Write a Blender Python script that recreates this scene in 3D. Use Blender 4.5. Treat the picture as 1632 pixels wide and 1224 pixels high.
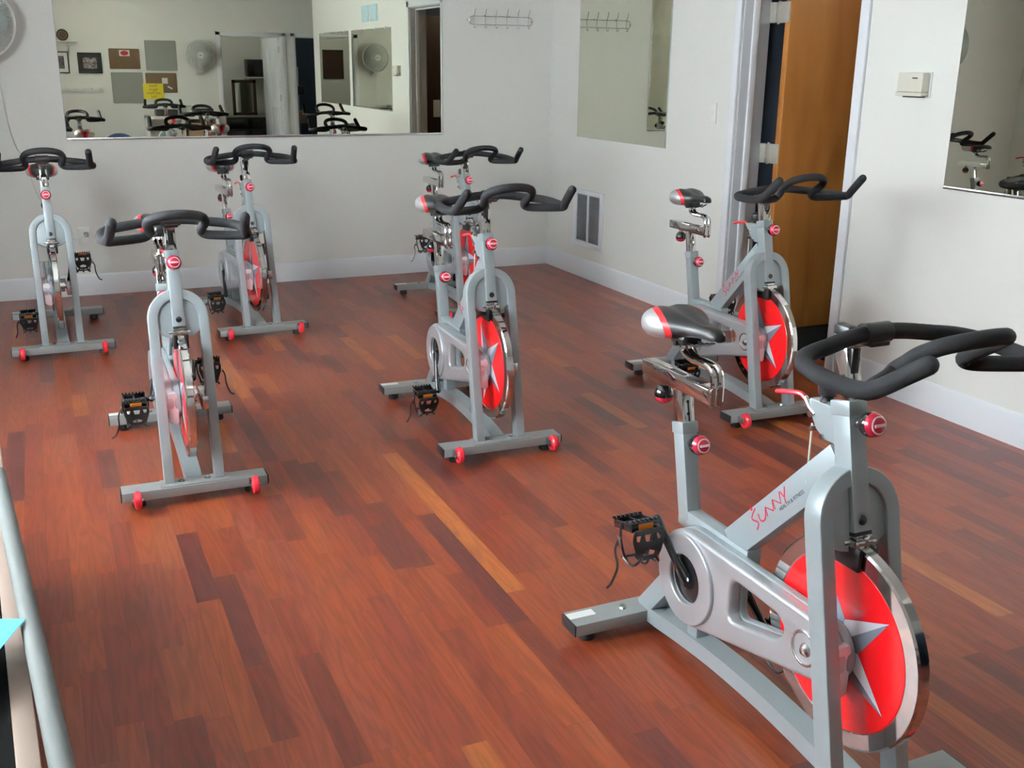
import bpy, bmesh, math, random
from mathutils import Vector, Matrix
random.seed(7)
scene = bpy.context.scene
for o in list(bpy.data.objects): bpy.data.objects.remove(o)
COL = scene.collection
PI = math.pi

# ------------------------------------------------------------------ camera
CAMP = (1659.08, 0.42211, 0.29628, 0.011969, -3.62051, -7.40750, 1.5)
f_, yaw, pit, rol, cx, cy, cz = CAMP
cp, sp, cyw, syw = math.cos(pit), math.sin(pit), math.cos(yaw), math.sin(yaw)
fw = Vector((syw*cp, cyw*cp, -sp)); rt = Vector((cyw, -syw, 0)); up = rt.cross(fw)
c_, s_ = math.cos(rol), math.sin(rol)
R_ = rt*c_ + up*s_; U_ = up*c_ - rt*s_
cam = bpy.data.cameras.new('camera'); camo = bpy.data.objects.new('camera', cam); COL.objects.link(camo)
camo.matrix_world = Matrix(((R_.x, U_.x, -fw.x, cx), (R_.y, U_.y, -fw.y, cy), (R_.z, U_.z, -fw.z, cz), (0, 0, 0, 1)))
cam.sensor_width = 36; cam.lens = f_/1632*36; cam.clip_start = .02
scene.camera = camo

# ------------------------------------------------------------------ world, daylight, exposure
w = bpy.data.worlds.new('world'); scene.world = w; w.use_nodes = True
bg = w.node_tree.nodes['Background']; bg.inputs[0].default_value = (.80, .90, 1, 1); bg.inputs[1].default_value = 3.0
vs = scene.view_settings
vs.view_transform = 'Standard'; vs.look = 'None'; vs.gamma = 1; vs.use_curve_mapping = False
vs.exposure = 0.53
def area(name, loc, size, power, color, direction):
    l = bpy.data.lights.new(name, 'AREA'); l.shape = 'RECTANGLE'; l.size, l.size_y = size; l.energy = power; l.color = color
    o = bpy.data.objects.new(name, l); COL.objects.link(o); o.location = loc
    o.rotation_euler = Vector(direction).to_track_quat('-Z', 'Y').to_euler()
    return o
XW = -4.95
WIN = [(-4.35, -2.95), (-6.0, -4.65)]
WPOW = (195, 130)
WZ = (1.0, 2.3)
for k, (a, b) in enumerate(WIN):
    area('daylight_%d' % (k+1), (XW-.35, (a+b)/2, (WZ[0]+WZ[1])/2), (b-a, WZ[1]-WZ[0]), WPOW[k], (.88, .97, 1), (1, (.35, .10)[k], .12))
fill_specs = [((-2.6, -7.9, 2.62), 6)]

# ------------------------------------------------------------------ materials
def mat(name, base, rough=.5, metal=0, coat=0, spec=.5, emit=None):
    m = bpy.data.materials.new(name); m.use_nodes = True
    b = m.node_tree.nodes['Principled BSDF']
    b.inputs['Base Color'].default_value = (*base, 1); b.inputs['Roughness'].default_value = rough
    b.inputs['Metallic'].default_value = metal; b.inputs['Coat Weight'].default_value = coat
    b.inputs['Specular IOR Level'].default_value = spec
    return m
def nd(m, typ, **kw):
    n = m.node_tree.nodes.new(typ)
    for k, v in kw.items(): setattr(n, k, v)
    return n
def lk(m, a, b): m.node_tree.links.new(a, b)
def noise_var(m, scale, amount, bump=0, coords='Object', stretch=(1, 1, 1), detail=4):
    """multiply base colour by small noise and optionally bump"""
    b = m.node_tree.nodes['Principled BSDF']; col = b.inputs['Base Color'].default_value[:]
    tc = nd(m, 'ShaderNodeTexCoord'); mp = nd(m, 'ShaderNodeMapping'); mp.inputs['Scale'].default_value = stretch
    lk(m, tc.outputs[coords], mp.inputs[0])
    n = nd(m, 'ShaderNodeTexNoise'); n.inputs['Scale'].default_value = scale; n.inputs['Detail'].default_value = detail
    lk(m, mp.outputs[0], n.inputs[0])
    r = nd(m, 'ShaderNodeMapRange'); r.inputs[3].default_value = 1-amount; r.inputs[4].default_value = 1+amount
    lk(m, n.outputs[0], r.inputs[0])
    mx = nd(m, 'ShaderNodeVectorMath', operation='SCALE'); mx.inputs[0].default_value = col[:3]
    lk(m, r.outputs[0], mx.inputs[3]); lk(m, mx.outputs[0], b.inputs['Base Color'])
    if bump:
        bp = nd(m, 'ShaderNodeBump'); bp.inputs['Strength'].default_value = bump; bp.inputs['Distance'].default_value = .002
        lk(m, n.outputs[0], bp.inputs['Height']); lk(m, bp.outputs[0], b.inputs['Normal'])
    return m
M = {}
M['wall'] = noise_var(mat('wall_paint', (.765, .77, .735), .75, spec=.3), 60, .012, .15)
M['ceil'] = noise_var(mat('ceiling_paint', (.78, .77, .74), .9, spec=.2), 40, .02, .1)
M['trim'] = noise_var(mat('trim_paint', (.77, .80, .84), .35), 20, .01)
M['jamb'] = noise_var(mat('jamb_paint', (.52, .54, .57), .4), 20, .01)
M['silver'] = noise_var(mat('silver_paint', (.33, .375, .395), .36, metal=.3), 90, .02)
M['bar'] = noise_var(mat('bar_paint', (.27, .285, .285), .38, metal=.3), 90, .02)
M['guard'] = noise_var(mat('guard_plastic', (.50, .52, .55), .30, metal=.55), 60, .015)
M['chrome'] = noise_var(mat('chrome', (.70, .69, .68), .07, metal=1), 30, .03)
M['steel'] = noise_var(mat('steel', (.62, .62, .62), .22, metal=1), 50, .03)
M['red'] = noise_var(mat('red_disc_paint', (.62, .004, .007), .28, coat=.4), 20, .02)
M['redpl'] = noise_var(mat('red_plastic', (.58, .02, .035), .25, coat=.3), 40, .03)
M['redmet'] = noise_var(mat('red_cap', (.55, .02, .05), .22, metal=.4, coat=.5), 80, .05)
M['pinkwhite'] = noise_var(mat('pale_lettering', (.8, .55, .6), .4), 80, .02)
M['foam'] = noise_var(mat('foam_grip', (.014, .014, .016), .78, spec=.35), 500, .15, .3)
M['rubber'] = noise_var(mat('black_rubber', (.012, .012, .012), .6), 200, .1)
M['blackgloss'] = noise_var(mat('black_gloss', (.010, .010, .011), .18, coat=.3), 50, .05)
M['blackpaint'] = noise_var(mat('black_plastic', (.016, .016, .017), .35), 100, .1)
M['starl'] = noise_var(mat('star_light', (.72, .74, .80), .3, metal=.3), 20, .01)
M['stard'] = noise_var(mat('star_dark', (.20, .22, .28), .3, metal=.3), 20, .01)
M['orange'] = noise_var(mat('orange_reflector', (.36, .10, .01), .25), 300, .1)
M['white'] = noise_var(mat('white_plastic', (.78, .78, .76), .4), 40, .02)
M['sticker'] = noise_var(mat('white_sticker', (.75, .75, .73), .5), 60, .04)
M['inkred'] = noise_var(mat('red_ink', (.50, .006, .035), .5), 60, .02)
M['inkblk'] = noise_var(mat('black_ink', (.05, .05, .06), .5), 60, .02)
M['cream'] = noise_var(mat('cream_plastic', (.62, .61, .52), .45), 40, .02)
M['brass'] = noise_var(mat('hinge_steel', (.55, .53, .48), .45, metal=.6), 40, .05)
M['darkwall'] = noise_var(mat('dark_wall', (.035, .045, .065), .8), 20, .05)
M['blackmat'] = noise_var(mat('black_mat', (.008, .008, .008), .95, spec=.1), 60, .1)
M['cork'] = noise_var(mat('cork', (.16, .10, .055), .9), 250, .3, .3)
M['greyboard'] = noise_var(mat('grey_board', (.30, .31, .28), .8), 200, .06)
M['yellow'] = noise_var(mat('yellow_card', (.72, .56, .02), .6), 40, .03)
M['beige'] = noise_var(mat('beige_wood', (.27, .20, .165), .5), 30, .06, stretch=(1, .1, 1))
M['blue'] = noise_var(mat('blue_paper', (.10, .50, .80), .6), 20, .02)
M['blueball'] = noise_var(mat('blue_rubber', (.02, .05, .16), .35), 20, .05)
M['teal'] = noise_var(mat('teal_plastic', (.03, .12, .18), .5), 20, .05)
M['brownbox'] = noise_var(mat('cardboard', (.30, .20, .13), .85), 40, .06)
M['darkbrown'] = noise_var(mat('dark_brown_wood', (.045, .02, .012), .5), 6, .3, stretch=(6, 6, .5))
M['pic'] = noise_var(mat('dark_red_print', (.055, .018, .014), .6), 60, .4)
M['ball_brown'] = noise_var(mat('brown_weave', (.09, .05, .03), .8), 150, .5)
M['bluevent'] = noise_var(mat('pale_blue_vent', (.50, .66, .72), .5), 20, .02)
M['screen'] = noise_var(mat('dark_screen', (.006, .007, .008), .15), 20, .05)
M['stem'] = M['steel']

def photo_mat(name, c1, c2, scale):
    m = mat(name, (.5, .5, .5), .4); b = m.node_tree.nodes['Principled BSDF']
    tc = nd(m, 'ShaderNodeTexCoord'); v = nd(m, 'ShaderNodeTexVoronoi'); v.inputs['Scale'].default_value = scale
    lk(m, tc.outputs['Object'], v.inputs[0])
    r = nd(m, 'ShaderNodeValToRGB'); r.color_ramp.elements[0].color = (*c1, 1); r.color_ramp.elements[1].color = (*c2, 1)
    sx = nd(m, 'ShaderNodeSeparateColor'); lk(m, v.outputs['Color'], sx.inputs[0]); lk(m, sx.outputs[0], r.inputs[0])
    lk(m, r.outputs[0], b.inputs['Base Color']); return m
M['photo'] = photo_mat('group_photo_print', (.03, .04, .05), (.45, .36, .33), 40)
M['photo2'] = photo_mat('certificate_print', (.03, .03, .04), (.12, .10, .10), 30)

def mirror_mat():
    m = mat('mirror_glass', (.75, .765, .655), .0, metal=1)
    return noise_var(m, 3, .004)
M['mirror'] = mirror_mat()
M['mirror_edge'] = noise_var(mat('mirror_edge', (.35, .42, .38), .3), 20, .02)

def floor_mat():
    m = mat('laminate_floor', (.3, .1, .06), .3, coat=0)
    b = m.node_tree.nodes['Principled BSDF']
    tc = nd(m, 'ShaderNodeTexCoord'); sx = nd(m, 'ShaderNodeSeparateXYZ'); lk(m, tc.outputs['Object'], sx.inputs[0])
    def math_(op, a, bb=None, c=None):
        n = nd(m, 'ShaderNodeMath', operation=op)
        for i, v in enumerate((a, bb, c)):
            if v is None: continue
            if isinstance(v, (int, float)): n.inputs[i].default_value = v
            else: lk(m, v, n.inputs[i])
        return n.outputs[0]
    W_, L_ = .0655, .50
    u = math_('DIVIDE', sx.outputs[0], W_); row = math_('FLOOR', u)
    wn = nd(m, 'ShaderNodeTexWhiteNoise', noise_dimensions='1D'); lk(m, row, wn.inputs['W'])
    v = math_('ADD', math_('DIVIDE', sx.outputs[1], L_), math_('MULTIPLY', wn.outputs['Value'], 7.3))
    # stagger lengths by a slow warp
    v2 = math_('ADD', v, math_('MULTIPLY', math_('SINE', math_('MULTIPLY', v, 1.7)), .30))
    colm = math_('FLOOR', v2)
    cb = nd(m, 'ShaderNodeCombineXYZ'); lk(m, row, cb.inputs[0]); lk(m, colm, cb.inputs[1])
    w2 = nd(m, 'ShaderNodeTexWhiteNoise', noise_dimensions='3D'); lk(m, cb.outputs[0], w2.inputs['Vector'])
    sc = nd(m, 'ShaderNodeSeparateColor'); lk(m, w2.outputs['Color'], sc.inputs[0])
    ramp = nd(m, 'ShaderNodeValToRGB'); cr = ramp.color_ramp; cr.interpolation = 'LINEAR'
    cols = [(0, (.082, .019, .015)), (.12, (.118, .022, .011)), (.28, (.160, .029, .012)), (.42, (.200, .039, .013)), (.58, (.148, .026, .013)),
            (.76, (.215, .046, .014)), (.90, (.168, .034, .018)), (1, (.280, .078, .018))]
    cr.elements[0].position = 0; cr.elements[0].color = (*cols[0][1], 1)
    cr.elements[1].position = 1; cr.elements[1].color = (*cols[-1][1], 1)
    for p, c in cols[1:-1]:
        e = cr.elements.new(p); e.color = (*c, 1)
    lk(m, sc.outputs[0], ramp.inputs[0])
    # grain: coordinates shifted per strip, stretched along y, distorted rings
    off = nd(m, 'ShaderNodeVectorMath', operation='MULTIPLY_ADD')
    lk(m, w2.outputs['Color'], off.inputs[0]); off.inputs[1].default_value = (9, 13, 0); lk(m, tc.outputs['Object'], off.inputs[2])
    mp = nd(m, 'ShaderNodeMapping'); mp.inputs['Scale'].default_value = (1, .09, 1); lk(m, off.outputs[0], mp.inputs[0])
    n1 = nd(m, 'ShaderNodeTexNoise'); n1.inputs['Scale'].default_value = 14; n1.inputs['Detail'].default_value = 2; lk(m, mp.outputs[0], n1.inputs[0])
    rings = math_('FRACT', math_('MULTIPLY', n1.outputs[0], 9))
    rings = math_('ABSOLUTE', math_('SUBTRACT', rings, .5))
    n2 = nd(m, 'ShaderNodeTexNoise'); n2.inputs['Scale'].default_value = 220; n2.inputs['Detail'].default_value = 3
    mp2 = nd(m, 'ShaderNodeMapping'); mp2.inputs['Scale'].default_value = (1, .03, 1); lk(m, off.outputs[0], mp2.inputs[0]); lk(m, mp2.outputs[0], n2.inputs[0])
    g = math_('ADD', math_('MULTIPLY', rings, .60), math_('MULTIPLY', n2.outputs[0], .60))
    g = math_('ADD', g, .55)
    # seams
    fu = math_('ABSOLUTE', math_('SUBTRACT', math_('FRACT', u), .5)); su = math_('GREATER_THAN', fu, .489)
    fv = math_('ABSOLUTE', math_('SUBTRACT', math_('FRACT', v2), .5)); sv = math_('GREATER_THAN', fv, .4975)
    # every third strip edge is a real board joint
    r3 = math_('COMPARE', math_('FLOORED_MODULO', math_('ROUND', u), 3), 0, .1)
    seam = math_('MAXIMUM', math_('MULTIPLY', su, math_('ADD', .10, math_('MULTIPLY', r3, .38))), math_('MULTIPLY', sv, .18))
    g = math_('MULTIPLY', g, math_('SUBTRACT', 1, seam))
    mx = nd(m, 'ShaderNodeVectorMath', operation='SCALE'); lk(m, ramp.outputs[0], mx.inputs[0]); lk(m, g, mx.inputs[3])
    lk(m, mx.outputs[0], b.inputs['Base Color'])
    rr = nd(m, 'ShaderNodeMapRange'); lk(m, n2.outputs[0], rr.inputs[0]); rr.inputs[3].default_value = .26; rr.inputs[4].default_value = .38
    lk(m, rr.outputs[0], b.inputs['Roughness'])
    b.inputs['Specular IOR Level'].default_value = .45
    bp = nd(m, 'ShaderNodeBump'); bp.inputs['Strength'].default_value = .12; bp.inputs['Distance'].default_value = .001
    lk(m, g, bp.inputs['Height']); lk(m, bp.outputs[0], b.inputs['Normal'])
    return m
M['floor'] = floor_mat()

def wood_door_mat():
    m = mat('veneer_door', (.3, .12, .03), .38, coat=.15); b = m.node_tree.nodes['Principled BSDF']
    tc = nd(m, 'ShaderNodeTexCoord'); mp = nd(m, 'ShaderNodeMapping'); mp.inputs['Scale'].default_value = (1, 1, .22)
    lk(m, tc.outputs['Object'], mp.inputs[0])
    n = nd(m, 'ShaderNodeTexNoise'); n.inputs['Scale'].default_value = 5; n.inputs['Detail'].default_value = 5; n.inputs['Distortion'].default_value = 1.2
    lk(m, mp.outputs[0], n.inputs[0])
    wv = nd(m, 'ShaderNodeTexWave', wave_type='RINGS'); wv.inputs['Scale'].default_value = 3; wv.inputs['Distortion'].default_value = 6
    lk(m, mp.outputs[0], wv.inputs[0])
    ad = nd(m, 'ShaderNodeMath', operation='MULTIPLY_ADD'); lk(m, wv.outputs['Fac'], ad.inputs[0]); ad.inputs[1].default_value = .22; lk(m, n.outputs[0], ad.inputs[2])
    r = nd(m, 'ShaderNodeValToRGB'); r.color_ramp.elements[0].position = .3; r.color_ramp.elements[1].position = .9
    r.color_ramp.elements[0].color = (.24, .080, .014, 1); r.color_ramp.elements[1].color = (.40, .165, .038, 1)
    lk(m, ad.outputs[0], r.inputs[0]); lk(m, r.outputs[0], b.inputs['Base Color']); return m
M['door'] = wood_door_mat()

def saddle_mat():
    m = mat('saddle_cover', (.02, .02, .02), .38); b = m.node_tree.nodes['Principled BSDF']
    tc = nd(m, 'ShaderNodeTexCoord'); sx = nd(m, 'ShaderNodeSeparateXYZ'); lk(m, tc.outputs['Object'], sx.inputs[0])
    ab = nd(m, 'ShaderNodeMath', operation='ABSOLUTE'); lk(m, sx.outputs[1], ab.inputs[0])
    # t = |y| - (.030 + .62*(x - xtail))   (object origin sits at the saddle tail)
    ma = nd(m, 'ShaderNodeMath', operation='MULTIPLY_ADD'); lk(m, sx.outputs[0], ma.inputs[0]); ma.inputs[1].default_value = -.36; lk(m, ab.outputs[0], ma.inputs[2])
    mz = nd(m, 'ShaderNodeMath', operation='MULTIPLY_ADD'); lk(m, sx.outputs[2], mz.inputs[0]); mz.inputs[1].default_value = -.40; lk(m, ma.outputs[0], mz.inputs[2])
    r = nd(m, 'ShaderNodeValToRGB'); r.color_ramp.interpolation = 'CONSTANT'
    mr = nd(m, 'ShaderNodeMapRange'); lk(m, mz.outputs[0], mr.inputs[0]); mr.inputs[1].default_value = -.1; mr.inputs[2].default_value = .1
    lk(m, mr.outputs[0], r.inputs[0])
    e = r.color_ramp.elements; e[0].position = 0; e[0].color = (.014, .014, .015, 1)
    e[1].position = .5+.010*5; e[1].color = (.62, .02, .025, 1)
    q = e.new(.5+.026*5); q.color = (.55, .56, .57, 1)
    lk(m, r.outputs[0], b.inputs['Base Color'])
    r2 = nd(m, 'ShaderNodeValToRGB'); r2.color_ramp.interpolation = 'CONSTANT'; lk(m, mr.outputs[0], r2.inputs[0])
    r2.color_ramp.elements[0].color = (0, 0, 0, 1); r2.color_ramp.elements[1].position = .5+.026*5; r2.color_ramp.elements[1].color = (.6, .6, .6, 1)
    lk(m, r2.outputs[0], b.inputs['Metallic'])
    return m
M['saddle'] = saddle_mat()

# ------------------------------------------------------------------ mesh helpers
def new_mesh(name, bm, smooth=True, angle=35):
    me = bpy.data.meshes.new(name); bmesh.ops.recalc_face_normals(bm, faces=bm.faces); bm.to_mesh(me); bm.free()
    if smooth:
        for p in me.polygons: p.use_smooth = True
        me.set_sharp_from_angle(angle=math.radians(angle))
    return me
def merge(dst, src, M4=None):
    me = bpy.data.meshes.new('tmp'); src.to_mesh(me); src.free()
    if M4 is not None: me.transform(M4)
    dst.from_mesh(me); bpy.data.meshes.remove(me); return dst
def box(bm, a, b, bev=0, M4=None, seg=2):
    t = bmesh.new(); bmesh.ops.create_cube(t, size=1)
    s = [abs(b[i]-a[i]) for i in range(3)]; c = [(a[i]+b[i])/2 for i in range(3)]
    for v in t.verts: v.co = Vector((v.co.x*s[0]+c[0], v.co.y*s[1]+c[1], v.co.z*s[2]+c[2]))
    if bev: bmesh.ops.bevel(t, geom=t.edges[:], offset=min(bev, min(s)*.45), segments=seg, affect='EDGES', profile=.5)
    return merge(bm, t, M4)
def obox(bm, p0, p1, wy, d, bev=.003, side=Vector((0, 1, 0))):
    """box from p0 to p1, wy wide along side axis, d deep"""
    p0, p1 = Vector(p0), Vector(p1); ax = (p1-p0); L = ax.length; z = ax.normalized(); y = (side-z*side.dot(z)).normalized(); x = y.cross(z)
    m4 = Matrix(((x.x, y.x, z.x, p0.x), (x.y, y.y, z.y, p0.y), (x.z, y.z, z.z, p0.z), (0, 0, 0, 1)))
    return box(bm, (-d/2, -wy/2, 0), (d/2, wy/2, L), bev, m4)
def cyl(bm, p0, p1, r, seg=20, r2=None, bev=0):
    p0, p1 = Vector(p0), Vector(p1); ax = p1-p0; t = bmesh.new()
    bmesh.ops.create_cone(t, cap_ends=True, segments=seg, radius1=r, radius2=r if r2 is None else r2, depth=ax.length)
    if bev: bmesh.ops.bevel(t, geom=[e for e in t.edges if len(e.link_faces) == 2 and any(len(f.verts) > 4 for f in e.link_faces)], offset=bev, segments=2, affect='EDGES')
    q = ax.to_track_quat('Z', 'Y').to_matrix().to_4x4(); q.translation = (p0+p1)/2
    return merge(bm, t, q)
def lathe(bm, prof, origin=(0, 0, 0), axis=(0, 0, 1), seg=24):
    """prof: list of (r, h)"""
    t = bmesh.new(); rings = []
    for r, h in prof:
        if r < 1e-6: rings.append([t.verts.new((0, 0, h))])
        else: rings.append([t.verts.new((r*math.cos(2*PI*i/seg), r*math.sin(2*PI*i/seg), h)) for i in range(seg)])
    for a, b in zip(rings, rings[1:]):
        for i in range(seg):
            j = (i+1) % seg
            if len(a) == 1 and len(b) == 1: continue
            if len(a) == 1: t.faces.new((a[0], b[i], b[j]))
            elif len(b) == 1: t.faces.new((a[i], a[j], b[0]))
            else: t.faces.new((a[i], a[j], b[j], b[i]))
    if len(rings[0]) > 1: t.faces.new(rings[0][::-1])
    if len(rings[-1]) > 1: t.faces.new(rings[-1])
    q = Vector(axis).to_track_quat('Z', 'Y').to_matrix().to_4x4(); q.translation = Vector(origin)
    return merge(bm, t, q)
def catmull(pts, n=6, closed=False):
    P = [Vector(p) for p in pts]; out = []; N = len(P)
    rng = range(N if closed else N-1)
    for i in rng:
        p0 = P[(i-1) % N] if (closed or i > 0) else P[0]*2-P[1]
        p1 = P[i]; p2 = P[(i+1) % N]
        p3 = P[(i+2) % N] if (closed or i+2 < N) else P[-1]*2-P[-2]
        for k in range(n):
            t = k/n
            out.append(.5*((2*p1)+(-p0+p2)*t+(2*p0-5*p1+4*p2-p3)*t*t+(-p0+3*p1-3*p2+p3)*t**3))
    if not closed: out.append(P[-1])
    return out
def sweep(bm, pts, r, seg=12, closed=False, caps='round'):
    pts = [Vector(p) for p in pts]; N = len(pts); t = bmesh.new(); rings = []; nrm = None
    rr = r if callable(r) else (lambda i: r)
    for i in range(N):
        a = pts[(i-1) % N] if (closed or i > 0) else pts[i]; b = pts[(i+1) % N] if (closed or i < N-1) else pts[i]
        tan = (b-a).normalized()
        if nrm is None: nrm = tan.orthogonal().normalized()
        nrm = (nrm-tan*nrm.dot(tan)).normalized(); bn = tan.cross(nrm)
        rings.append((pts[i], tan, nrm.copy(), bn, rr(i)))
    rv = []
    def ring(c, n, b, rad): return [t.verts.new(c+(n*math.cos(2*PI*k/seg)+b*math.sin(2*PI*k/seg))*rad) for k in range(seg)]
    if not closed and caps == 'round':
        c, tan, n, b, rad = rings[0]
        for th in (80, 50, 22): rv.append(ring(c-tan*rad*math.sin(math.radians(th)), n, b, rad*math.cos(math.radians(th))))
    for c, tan, n, b, rad in rings: rv.append(ring(c, n, b, rad))
    if not closed and caps == 'round':
        c, tan, n, b, rad = rings[-1]
        for th in (22, 50, 80): rv.append(ring(c+tan*rad*math.sin(math.radians(th)), n, b, rad*math.cos(math.radians(th))))
    L = len(rv)
    for i in range(L if closed else L-1):
        A, B = rv[i], rv[(i+1) % L]
        for k in range(seg): t.faces.new((A[k], A[(k+1) % seg], B[(k+1) % seg], B[k]))
    if not closed: t.faces.new(rv[0][::-1]); t.faces.new(rv[-1])
    return merge(bm, t)
def plate(bm, loops, thick, bev=.002, M4=None, res=2):
    """filled 2D outline(s) (first outer, rest holes) extruded: local XY plane, centred on z=0"""
    cu = bpy.data.curves.new('t', 'CURVE'); cu.dimensions = '2D'; cu.fill_mode = 'BOTH'
    cu.extrude = max(thick/2-bev, 0.0001); cu.bevel_depth = bev; cu.bevel_resolution = res; cu.offset = -bev
    for lp in loops:
        s = cu.splines.new('POLY'); s.points.add(len(lp)-1); s.use_cyclic_u = True
        for p, q in zip(s.points, lp): p.co = (q[0], q[1], 0, 1)
    o = bpy.data.objects.new('t', cu); COL.objects.link(o)
    dg = bpy.context.evaluated_depsgraph_get(); me = bpy.data.meshes.new_from_object(o.evaluated_get(dg))
    bpy.data.objects.remove(o); bpy.data.curves.remove(cu)
    t = bmesh.new(); t.from_mesh(me); bpy.data.meshes.remove(me)
    bmesh.ops.remove_doubles(t, verts=t.verts, dist=1e-5)
    return merge(bm, t, M4)
def text_mesh(txt, size, M4=None, thick=.0004, align='CENTER', shear=0, space=1):
    cu = bpy.data.curves.new('t', 'FONT'); cu.body = txt; cu.size = size; cu.align_x = align; cu.align_y = 'CENTER'; cu.extrude = thick; cu.shear = shear
    cu.space_character = space
    o = bpy.data.objects.new('t', cu); COL.objects.link(o)
    dg = bpy.context.evaluated_depsgraph_get(); me = bpy.data.meshes.new_from_object(o.evaluated_get(dg))
    bpy.data.objects.remove(o); bpy.data.curves.remove(cu)
    t = bmesh.new(); t.from_mesh(me); bpy.data.meshes.remove(me)
    if M4 is not None: bmesh.ops.transform(t, matrix=M4, verts=t.verts)
    return t
def frame4(origin, ex, ey):
    ex = Vector(ex).normalized(); ey = Vector(ey); ey = (ey-ex*ey.dot(ex)).normalized(); ez = ex.cross(ey)
    return Matrix(((ex.x, ey.x, ez.x, origin[0]), (ex.y, ey.y, ez.y, origin[1]), (ex.z, ey.z, ez.z, origin[2]), (0, 0, 0, 1)))
def arc(cx_, cy_, r, a0, a1, n=10):
    return [(cx_+r*math.cos(math.radians(a0+(a1-a0)*i/n)), cy_+r*math.sin(math.radians(a0+(a1-a0)*i/n))) for i in range(n+1)]
def rrect(x0, y0, x1, y1, r, n=5):
    return arc(x1-r, y1-r, r, 0, 90, n)+arc(x0+r, y1-r, r, 90, 180, n)+arc(x0+r, y0+r, r, 180, 270, n)+arc(x1-r, y0+r, r, 270, 360, n)
def rpoly(pts, r, n=5):
    out = []; N = len(pts)
    for i in range(N):
        p = Vector(pts[i]); a = (Vector(pts[i-1])-p); b = (Vector(pts[(i+1) % N])-p)
        la, lb = a.length, b.length; a.normalize(); b.normalize(); rr = min(r, la*.45, lb*.45)
        p0 = p+a*rr; p1 = p+b*rr
        for k in range(n+1):
            t = k/n; out.append(tuple(p0*(1-t)**2+p*2*t*(1-t)+p1*t*t))
    return out

# ------------------------------------------------------------------ object helpers
def obj(name, me, m, parent=None, loc=(0, 0, 0), rot=(0, 0, 0)):
    if isinstance(me, bmesh.types.BMesh): me = new_mesh(name, me)
    if m is not None and not me.materials:
        for x in (m if isinstance(m, (list, tuple)) else [m]): me.materials.append(x)
    o = bpy.data.objects.new(name, me); COL.objects.link(o); o.location = loc; o.rotation_euler = rot
    if parent: o.parent = parent
    return o
def tag(o, label, cat, group=None, kind=None):
    o['label'] = label; o['category'] = cat
    if group: o['group'] = group
    if kind: o['kind'] = kind
    return o
def thing(name, label, cat, loc=(0, 0, 0), rotz=0, group=None):
    o = bpy.data.objects.new(name, None); COL.objects.link(o); o.location = loc; o.rotation_euler = (0, 0, rotz); o.empty_display_size = .1
    return tag(o, label, cat, group)
def struct(name, bm, m, parent=None, label=None, cat=None):
    o = obj(name, bm, m, parent)
    if parent is None: o['kind'] = 'structure'
    if label: o['label'] = label
    if cat: o['category'] = cat
    return o
def bx(a, b, bev=0, M4=None):
    t = bmesh.new(); box(t, a, b, bev, M4); return t

# ================================================================== ROOM
ZC = 2.7; YS = -9.0; YE = -7.45
struct('floor', bx((XW-.15, YS, -.06), (1.9, .12, 0)), M['floor'], label='reddish brown laminate strip floor of the studio', cat='floor')
struct('ceiling', bx((XW-.15, YS-3.2, ZC), (2.2, .12, ZC+.1)), M['ceil'], label='white ceiling above the studio', cat='ceiling')
struct('wall_north', bx((XW-.15, 0, -.06), (.15, .12, ZC)), M['wall'], label='off-white wall behind the rear row of bikes', cat='wall')
t = bmesh.new(); DY0, DY1, DH = -3.33, -2.39, 2.06
box(t, (0, DY1, 0), (.14, 0, ZC)); box(t, (0, DY0, DH), (.14, DY1, ZC)); box(t, (0, YE, 0), (.14, DY0, ZC))
struct('wall_east', t, M['wall'], label='off-white side wall with the open doorway', cat='wall')
t = bmesh.new(); last = 0
ys = [0]+[v for a, b in WIN for v in (b, a)]+[YS]
for i in range(0, len(ys), 2): box(t, (XW-.15, ys[i+1], 0), (XW, ys[i], ZC))
for a, b in WIN:
    box(t, (XW-.15, a, 0), (XW, b, WZ[0])); box(t, (XW-.15, a, WZ[1]), (XW, b, ZC))
struct('wall_west', t, M['wall'], label='off-white wall with the daylight windows', cat='wall')
glass = mat('window_glass', (1, 1, 1), 0); gb = glass.node_tree.nodes['Principled BSDF']; gb.inputs['Transmission Weight'].default_value = 1; gb.inputs['IOR'].default_value = 1.02
for k, (a, b) in enumerate(WIN):
    fr = bmesh.new()
    for (p, q) in (((XW-.10, a, WZ[0]), (XW-.04, a+.05, WZ[1])), ((XW-.10, b-.05, WZ[0]), (XW-.04, b, WZ[1])), ((XW-.10, a, WZ[0]), (XW-.04, b, WZ[0]+.05)),
                   ((XW-.10, a, WZ[1]-.05), (XW-.04, b, WZ[1])), ((XW-.09, a, (WZ[0]+WZ[1])/2-.02), (XW-.05, b, (WZ[0]+WZ[1])/2+.02))): box(fr, p, q, .003)
    wdw = struct('window_%d' % (k+1), fr, M['white'], label='white framed sash window, %s from the north corner on the west wall' % ('first', 'second')[k], cat='window')
    obj('pane', bx((XW-.072, a+.05, WZ[0]+.05), (XW-.068, b-.05, WZ[1]-.05)), glass, wdw)
    obj('sill', bx((XW-.03, a-.05, WZ[0]-.03), (XW+.05, b+.05, WZ[0]), .004), M['trim'], wdw)
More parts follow.
